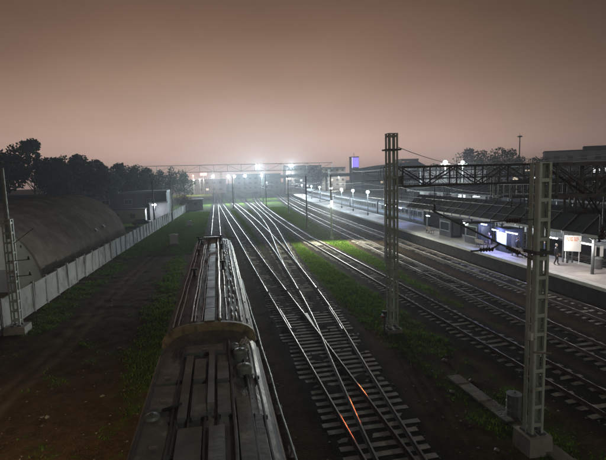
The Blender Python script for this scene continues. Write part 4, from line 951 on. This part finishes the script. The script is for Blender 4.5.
# ------------------------------------------------------------------ people
def person(label, x, y, rz, coat, stride=.12, z=1.09):
    t = thing('person', label, 'person', (x, y, z), rz, None)
    # joints: pelvis first
    J = [((0,0,.94),.15),((0,.01,1.18),.145),((0,.02,1.40),.15),((0,.02,1.50),.06),((0,.0,1.58),.065),
         ((-.10,0,.90),.10),((-.11,-stride*.4,.50),.07),((-.11,stride,.08),.05),((-.11,stride-.15,.035),.04),
         ((.10,0,.90),.10),((.11,-stride*.9,.50),.07),((.11,-stride,.08),.05),((.11,-stride-.15,.035),.04),
         ((-.19,.02,1.40),.075),((-.25,-.02,1.13),.055),((-.24,-.12,.90),.042),
         ((.19,.02,1.40),.075),((.25,-.04,1.13),.055),((.22,-.16,.94),.042)]
    E_ = [(0,1),(1,2),(2,3),(3,4),(0,5),(5,6),(6,7),(7,8),(0,9),(9,10),(10,11),(11,12),(2,13),(13,14),(14,15),(2,16),(16,17),(17,18)]
    me = bpy.data.meshes.new('body'); me.from_pydata([j[0] for j in J], E_, []); me.materials.append(M[coat]); o = obj('body', me, t)
    sk = o.modifiers.new('skin', 'SKIN'); sk.use_smooth_shade = True
    for k, (p, r) in enumerate(J): d = me.skin_vertices[0].data[k]; d.radius = (r, r*.8); d.use_root = (k == 0)
    o.modifiers.new('subsurf', 'SUBSURF').levels = 1; o.modifiers['subsurf'].render_levels = 1
    hd = MB(); hd.lathe((0,-.01,1.55), [(.045,0),(.07,.03),(.085,.10),(.088,.15),(.07,.21),(.03,.235)], 14); hd.add([(-.016,-.08,1.65),(.016,-.08,1.65),(0,-.115,1.64),(0,-.085,1.70)], [(0,1,2),(1,3,2),(3,0,2)]); h = hd.build('head', 'skin', t, smooth=True)
    hr = MB(); hr.lathe((0,.012,1.68), [(.093,0),(.095,.04),(.075,.095),(.03,.12)], 14); hr.build('hair', 'black', h)
    for s, b in ((-1,Vector((-.24,-.12,.90))),(1,Vector((.22,-.16,.94)))):
        hm = MB(); hm.box(b+Vector((0,-.02,-.07)), (.035,.075,.09))
        for k in range(4): p = b+Vector((0,-.05+.02*k,-.11)); hm.tube([p, p+Vector((0,-.005,-.04)), p+Vector((-s*.012,-.012,-.07+.006*abs(k-1.5)))], .009, 5)
        p = b+Vector((-s*.01,-.06,-.04)); hm.tube([p, p+Vector((-s*.02,-.03,-.03)), p+Vector((-s*.02,-.035,-.06))], .010, 5); hm.build('hand', 'skin', t)
person('person in dark clothes standing right of the nearest mast on the platform', 29.0, 33.0, .6, 'coat_dark')
person('person in blue jacket on the platform behind the nearest mast', 29.5, 35.0, -2.2, 'coat_blue', .05)
person('person in dark clothes on the platform left of the nearest mast', 28.6, 37.4, 1.9, 'coat_dark', .16)
person('person in grey coat on the platform between kiosk and bench', 28.6, 41.8, -1.2, 'coat_grey', .04)

# ------------------------------------------------------------------ cars
def car(label, x, y, z, rz, m, group):
    t = thing('parked_car', label, 'car', (x, y, z), rz, group)
    b = MB(); low = [(-2.15,.32),(2.15,.32),(2.2,.62),(2.05,.86),(.95,.95),(-1.7,.98),(-2.15,.90),(-2.2,.6)]
    vs = [(a, -.86, c) for a, c in low]+[(a, .86, c) for a, c in low]; n = len(low); b.add(vs, [(i,(i+1)%n,n+(i+1)%n,n+i) for i in range(n)]+[tuple(range(n))[::-1], tuple(range(n,2*n))]); b.build('body', m, t)
    top = [(-1.65,.97),(.95,.95),(.25,1.42),(-1.15,1.45)]; c = MB(); vs = [(a, s*(.80 if q < 1 else .66), q) for s in (-1,1) for a, q in top]
    c.add(vs, [(0,1,2,3)[::-1],(4,5,6,7),(0,1,5,4),(1,2,6,5),(2,3,7,6),(3,0,4,7)]); cb = c.build('cabin', 'glass_dark', t)
    r = MB(); r.box((-.45,0,1.46), (1.45,1.30,.05)); r.build('roof', m, cb)
    for s in (-1,1):
        for q in (-1.35,1.35):
            w = MB(); w.tube([(q,s*.74,.31),(q,s*.90,.31)], .31, 16); wo = w.build('wheel', 'rubber', t); MB().tube([(q,s*.89,.31),(q,s*.915,.31)], .18, 12).build('rim', 'galvanised', wo)
        MB().box((2.13,s*.62,.68), (.12,.34,.14)).build('headlight', 'white_board', t); MB().box((-2.16,s*.66,.74), (.08,.26,.14)).build('tail_light', 'orange_print', t)
car('white car parked on the second platform at the right edge', 46.4, 44.6, 1.10, 2.5, 'car_white', 'parked cars')
car('dark car parked behind the fence below the bright lamp', -13.0, 103, GROUND_Z+.02, .3, 'car_dark', 'parked cars')
for i, (x, y) in enumerate(((43.0,43.6),(43.9,44.4))):
    t = thing('bollard', ['short dark bollard left of the white car, left one','short dark bollard left of the white car, right one'][i], 'bollard', (x,y,1.09), 0, 'bollards'); MB().lathe((0,0,0), [(.22,0),(.22,.1),(.14,.12),(.14,.95),(.10,1.02)], 14).build('post', 'dark_steel', t); MB().lathe((0,0,.7), [(.145,0),(.145,.12)], 14).build('band', 'white_paint', t)
t = thing('second_canopy_lamp', 'bluish lamp post lighting the second platform at the right edge', 'lamp', (50.5, 40, 1.09)); MB().tube([(0,0,0),(0,0,5.2)], [.1,.06], 10).build('pole', 'galvanised', t); hd = MB().box((-.3,0,5.25), (.8,.3,.1)).build('head', 'dark_steel', t); MB().lathe((-.4,0,5.08), [(.12,0),(.2,.1)], 12).build('lens', 'lamp_white', hd); light('lamp_light', 'POINT', (-.4,-.3,4.9), 2600, (.85,.97,1), t, .2)
t = thing('second_canopy_lamp', 'bluish lamp post lighting the second platform behind the canopy', 'lamp', (50.5, 62, 1.09)); MB().tube([(0,0,0),(0,0,5.2)], [.1,.06], 10).build('pole', 'galvanised', t); hd = MB().box((-.3,0,5.25), (.8,.3,.1)).build('head', 'dark_steel', t); MB().lathe((-.4,0,5.08), [(.12,0),(.2,.1)], 12).build('lens', 'lamp_white', hd); light('lamp_light', 'POINT', (-.4,-.3,4.9), 2600, (.85,.97,1), t, .2)

# ------------------------------------------------------------------ small things in the yard
def cabinet(label, x, y, w, d, h, rz=0):
    t = thing('relay_cabinet', label, 'cabinet', (x, y, GROUND_Z), rz, 'relay cabinets'); MB().box((0,0,.10), (w+.1,d+.1,.3)).build('plinth', 'concrete', t); MB().box((0,0,.25+h/2), (w,d,h)).build('body', 'white_paint', t)
    mb = MB(); mb.prism([(-w/2-.05,.25+h),(w/2+.05,.25+h),(0,.35+h)], -d/2-.06, d/2+.06); mb.build('roof', 'galvanised', t)
    dr = MB().box((0,-d/2-.012,.25+h/2), (w*.86,.03,h*.88)).build('door', 'white_paint', t); MB().box((w*.33,-d/2-.05,.3+h/2), (.03,.05,.16)).build('handle', 'dark_steel', dr)
cabinet('white relay cabinet on the left bank beside the dirt path', -4.6, 69.5, 1.15, .7, 1.25, .1)
cabinet('smaller white cabinet farther along the left bank', -3.1, 97, .9, .6, .8, .1)
t = thing('striped_barrel', 'grey ribbed barrel in the grass beside the nearest mast', 'barrel', (11.15, 14.55, GROUND_Z))
MB().lathe((0,0,0), [(.26,0),(.28,.03),(.27,.30),(.285,.33),(.27,.36),(.27,.62),(.285,.65),(.27,.68),(.27,.92),(.285,.95),(.25,.95)], 20).build('drum', 'galvanised', t)
MB().lathe((.1,.08,.95), [(.04,0),(.04,.03)], 8).build('bung', 'dark_steel', t)
t = thing('cable_duct', 'row of pale concrete duct slabs in the grass beside the nearest mast', 'duct', (10.75, 18, GROUND_Z)); k = 0
for k in range(11):
    y = -.2-k*.82; o_ = MB().box((0,0,0), (.62,.78,.09)).build('slab', 'slab', t, (.0+.02*k+random.uniform(-.03,.03), y, .09+random.uniform(-.02,.02))); o_.rotation_euler = (random.uniform(-.03,.03), random.uniform(-.03,.03), random.uniform(-.05,.05))
# added signal by the middle mast, put in for red glints on turnout rails
P = Vector((4.15, 14.1, 0)); SG = Vector((10.0, 24.55, .9))
d = (P-SG).normalized(); t = thing('added_signal', 'small dark hooded lamp added at the foot of the middle mast for red rail glints', 'signal', (SG.x, SG.y, GROUND_Z), math.atan2(d.y, d.x)+math.pi/2)
MB().tube([(0,0,0),(0,0,1.0)], .05, 8).build('post', 'dark_steel', t); hb = MB().box((0,.12,1.2), (.26,.22,.40)).build('head', 'black', t)
lm = MB().lathe((0,0,0), [(.07,0),(.06,.02)], 12).build('lens', 'signal_red', hb, (0,-.0,1.2)); lm.rotation_euler = (math.pi/2,0,0)
hd = MB(); hd.box((0,-.27,1.29), (.26,.60,.03)); hd.box((-.12,-.27,1.19), (.02,.60,.17)); hd.box((.12,-.27,1.19), (.02,.60,.17)); hd.build('hood', 'black', hb)
light('glint_beam', 'SPOT', (0,-.06,1.2), W_SIGNAL, (1,.16,.04), t, .03, (0,-1,-.095), math.radians(5.5), .9)
# sodium street lamp on the bank at the lower left, its light falls on the soil there
t = thing('sodium_lamp', 'sodium street lamp on the bank left of the bridge, outside the picture', 'lamp', (-12.2, 5.2, GROUND_Z))
MB().tube([(0,0,0),(0,0,7.4),(.4,.2,7.9),(1.4,.9,8.1)], [.11,.08,.06,.05], 10).build('pole', 'galvanised', t); hd = MB().box((1.7,1.1,8.08), (.8,.35,.16), .6).build('head', 'dark_steel', t); MB().lathe((1.7,1.1,7.86), [(.1,0),(.16,.13)], 12).build('lens', 'lamp_sodium', hd)
light('lamp_light', 'SPOT', (1.7,1.1,7.7), W_SODIUM, (1.0,.70,.40), t, .12, (.28,.8,-.75), 1.25, .9)

# street lamp on the bridge the picture is taken from: its white light falls on the masts and sleepers nearby
t = thing('street_lamp', 'street lamp on the footbridge behind the viewpoint', 'lamp', (6.5, -4.5, 8.0))
MB().tube([(0,0,0),(0,0,3.6),(0,.3,3.9),(0,1.1,4.0)], [.09,.06,.05,.045], 10).build('pole', 'galvanised', t); hd = MB().box((0,1.35,4.0), (.3,.7,.12)).build('head', 'dark_steel', t); MB().lathe((0,1.35,3.82), [(.08,0),(.14,.12)], 12).build('lens', 'lamp_box', hd)
light('lamp_light', 'POINT', (0,1.4,3.7), W_BRIDGE, (.96,1,.86), t, .12)
# ------------------------------------------------------------------ haze
m = bpy.data.materials.new('haze'); m.use_nodes = True; nt = m.node_tree; nt.nodes.clear(); o_ = nt.nodes.new('ShaderNodeOutputMaterial'); v = nt.nodes.new('ShaderNodeVolumePrincipled')
v.inputs['Color'].default_value = (.93,.95,1,1); v.inputs['Density'].default_value = HAZE; v.inputs['Anisotropy'].default_value = .38; nt.links.new(v.outputs[0], o_.inputs['Volume']); M['haze'] = m
hz = MB().box((0, 545, 17), (1660, 1230, 40)).build('haze', 'haze'); kind(hz, 'stuff'); tag(hz, 'thin pale night haze hanging over the whole yard', 'haze')
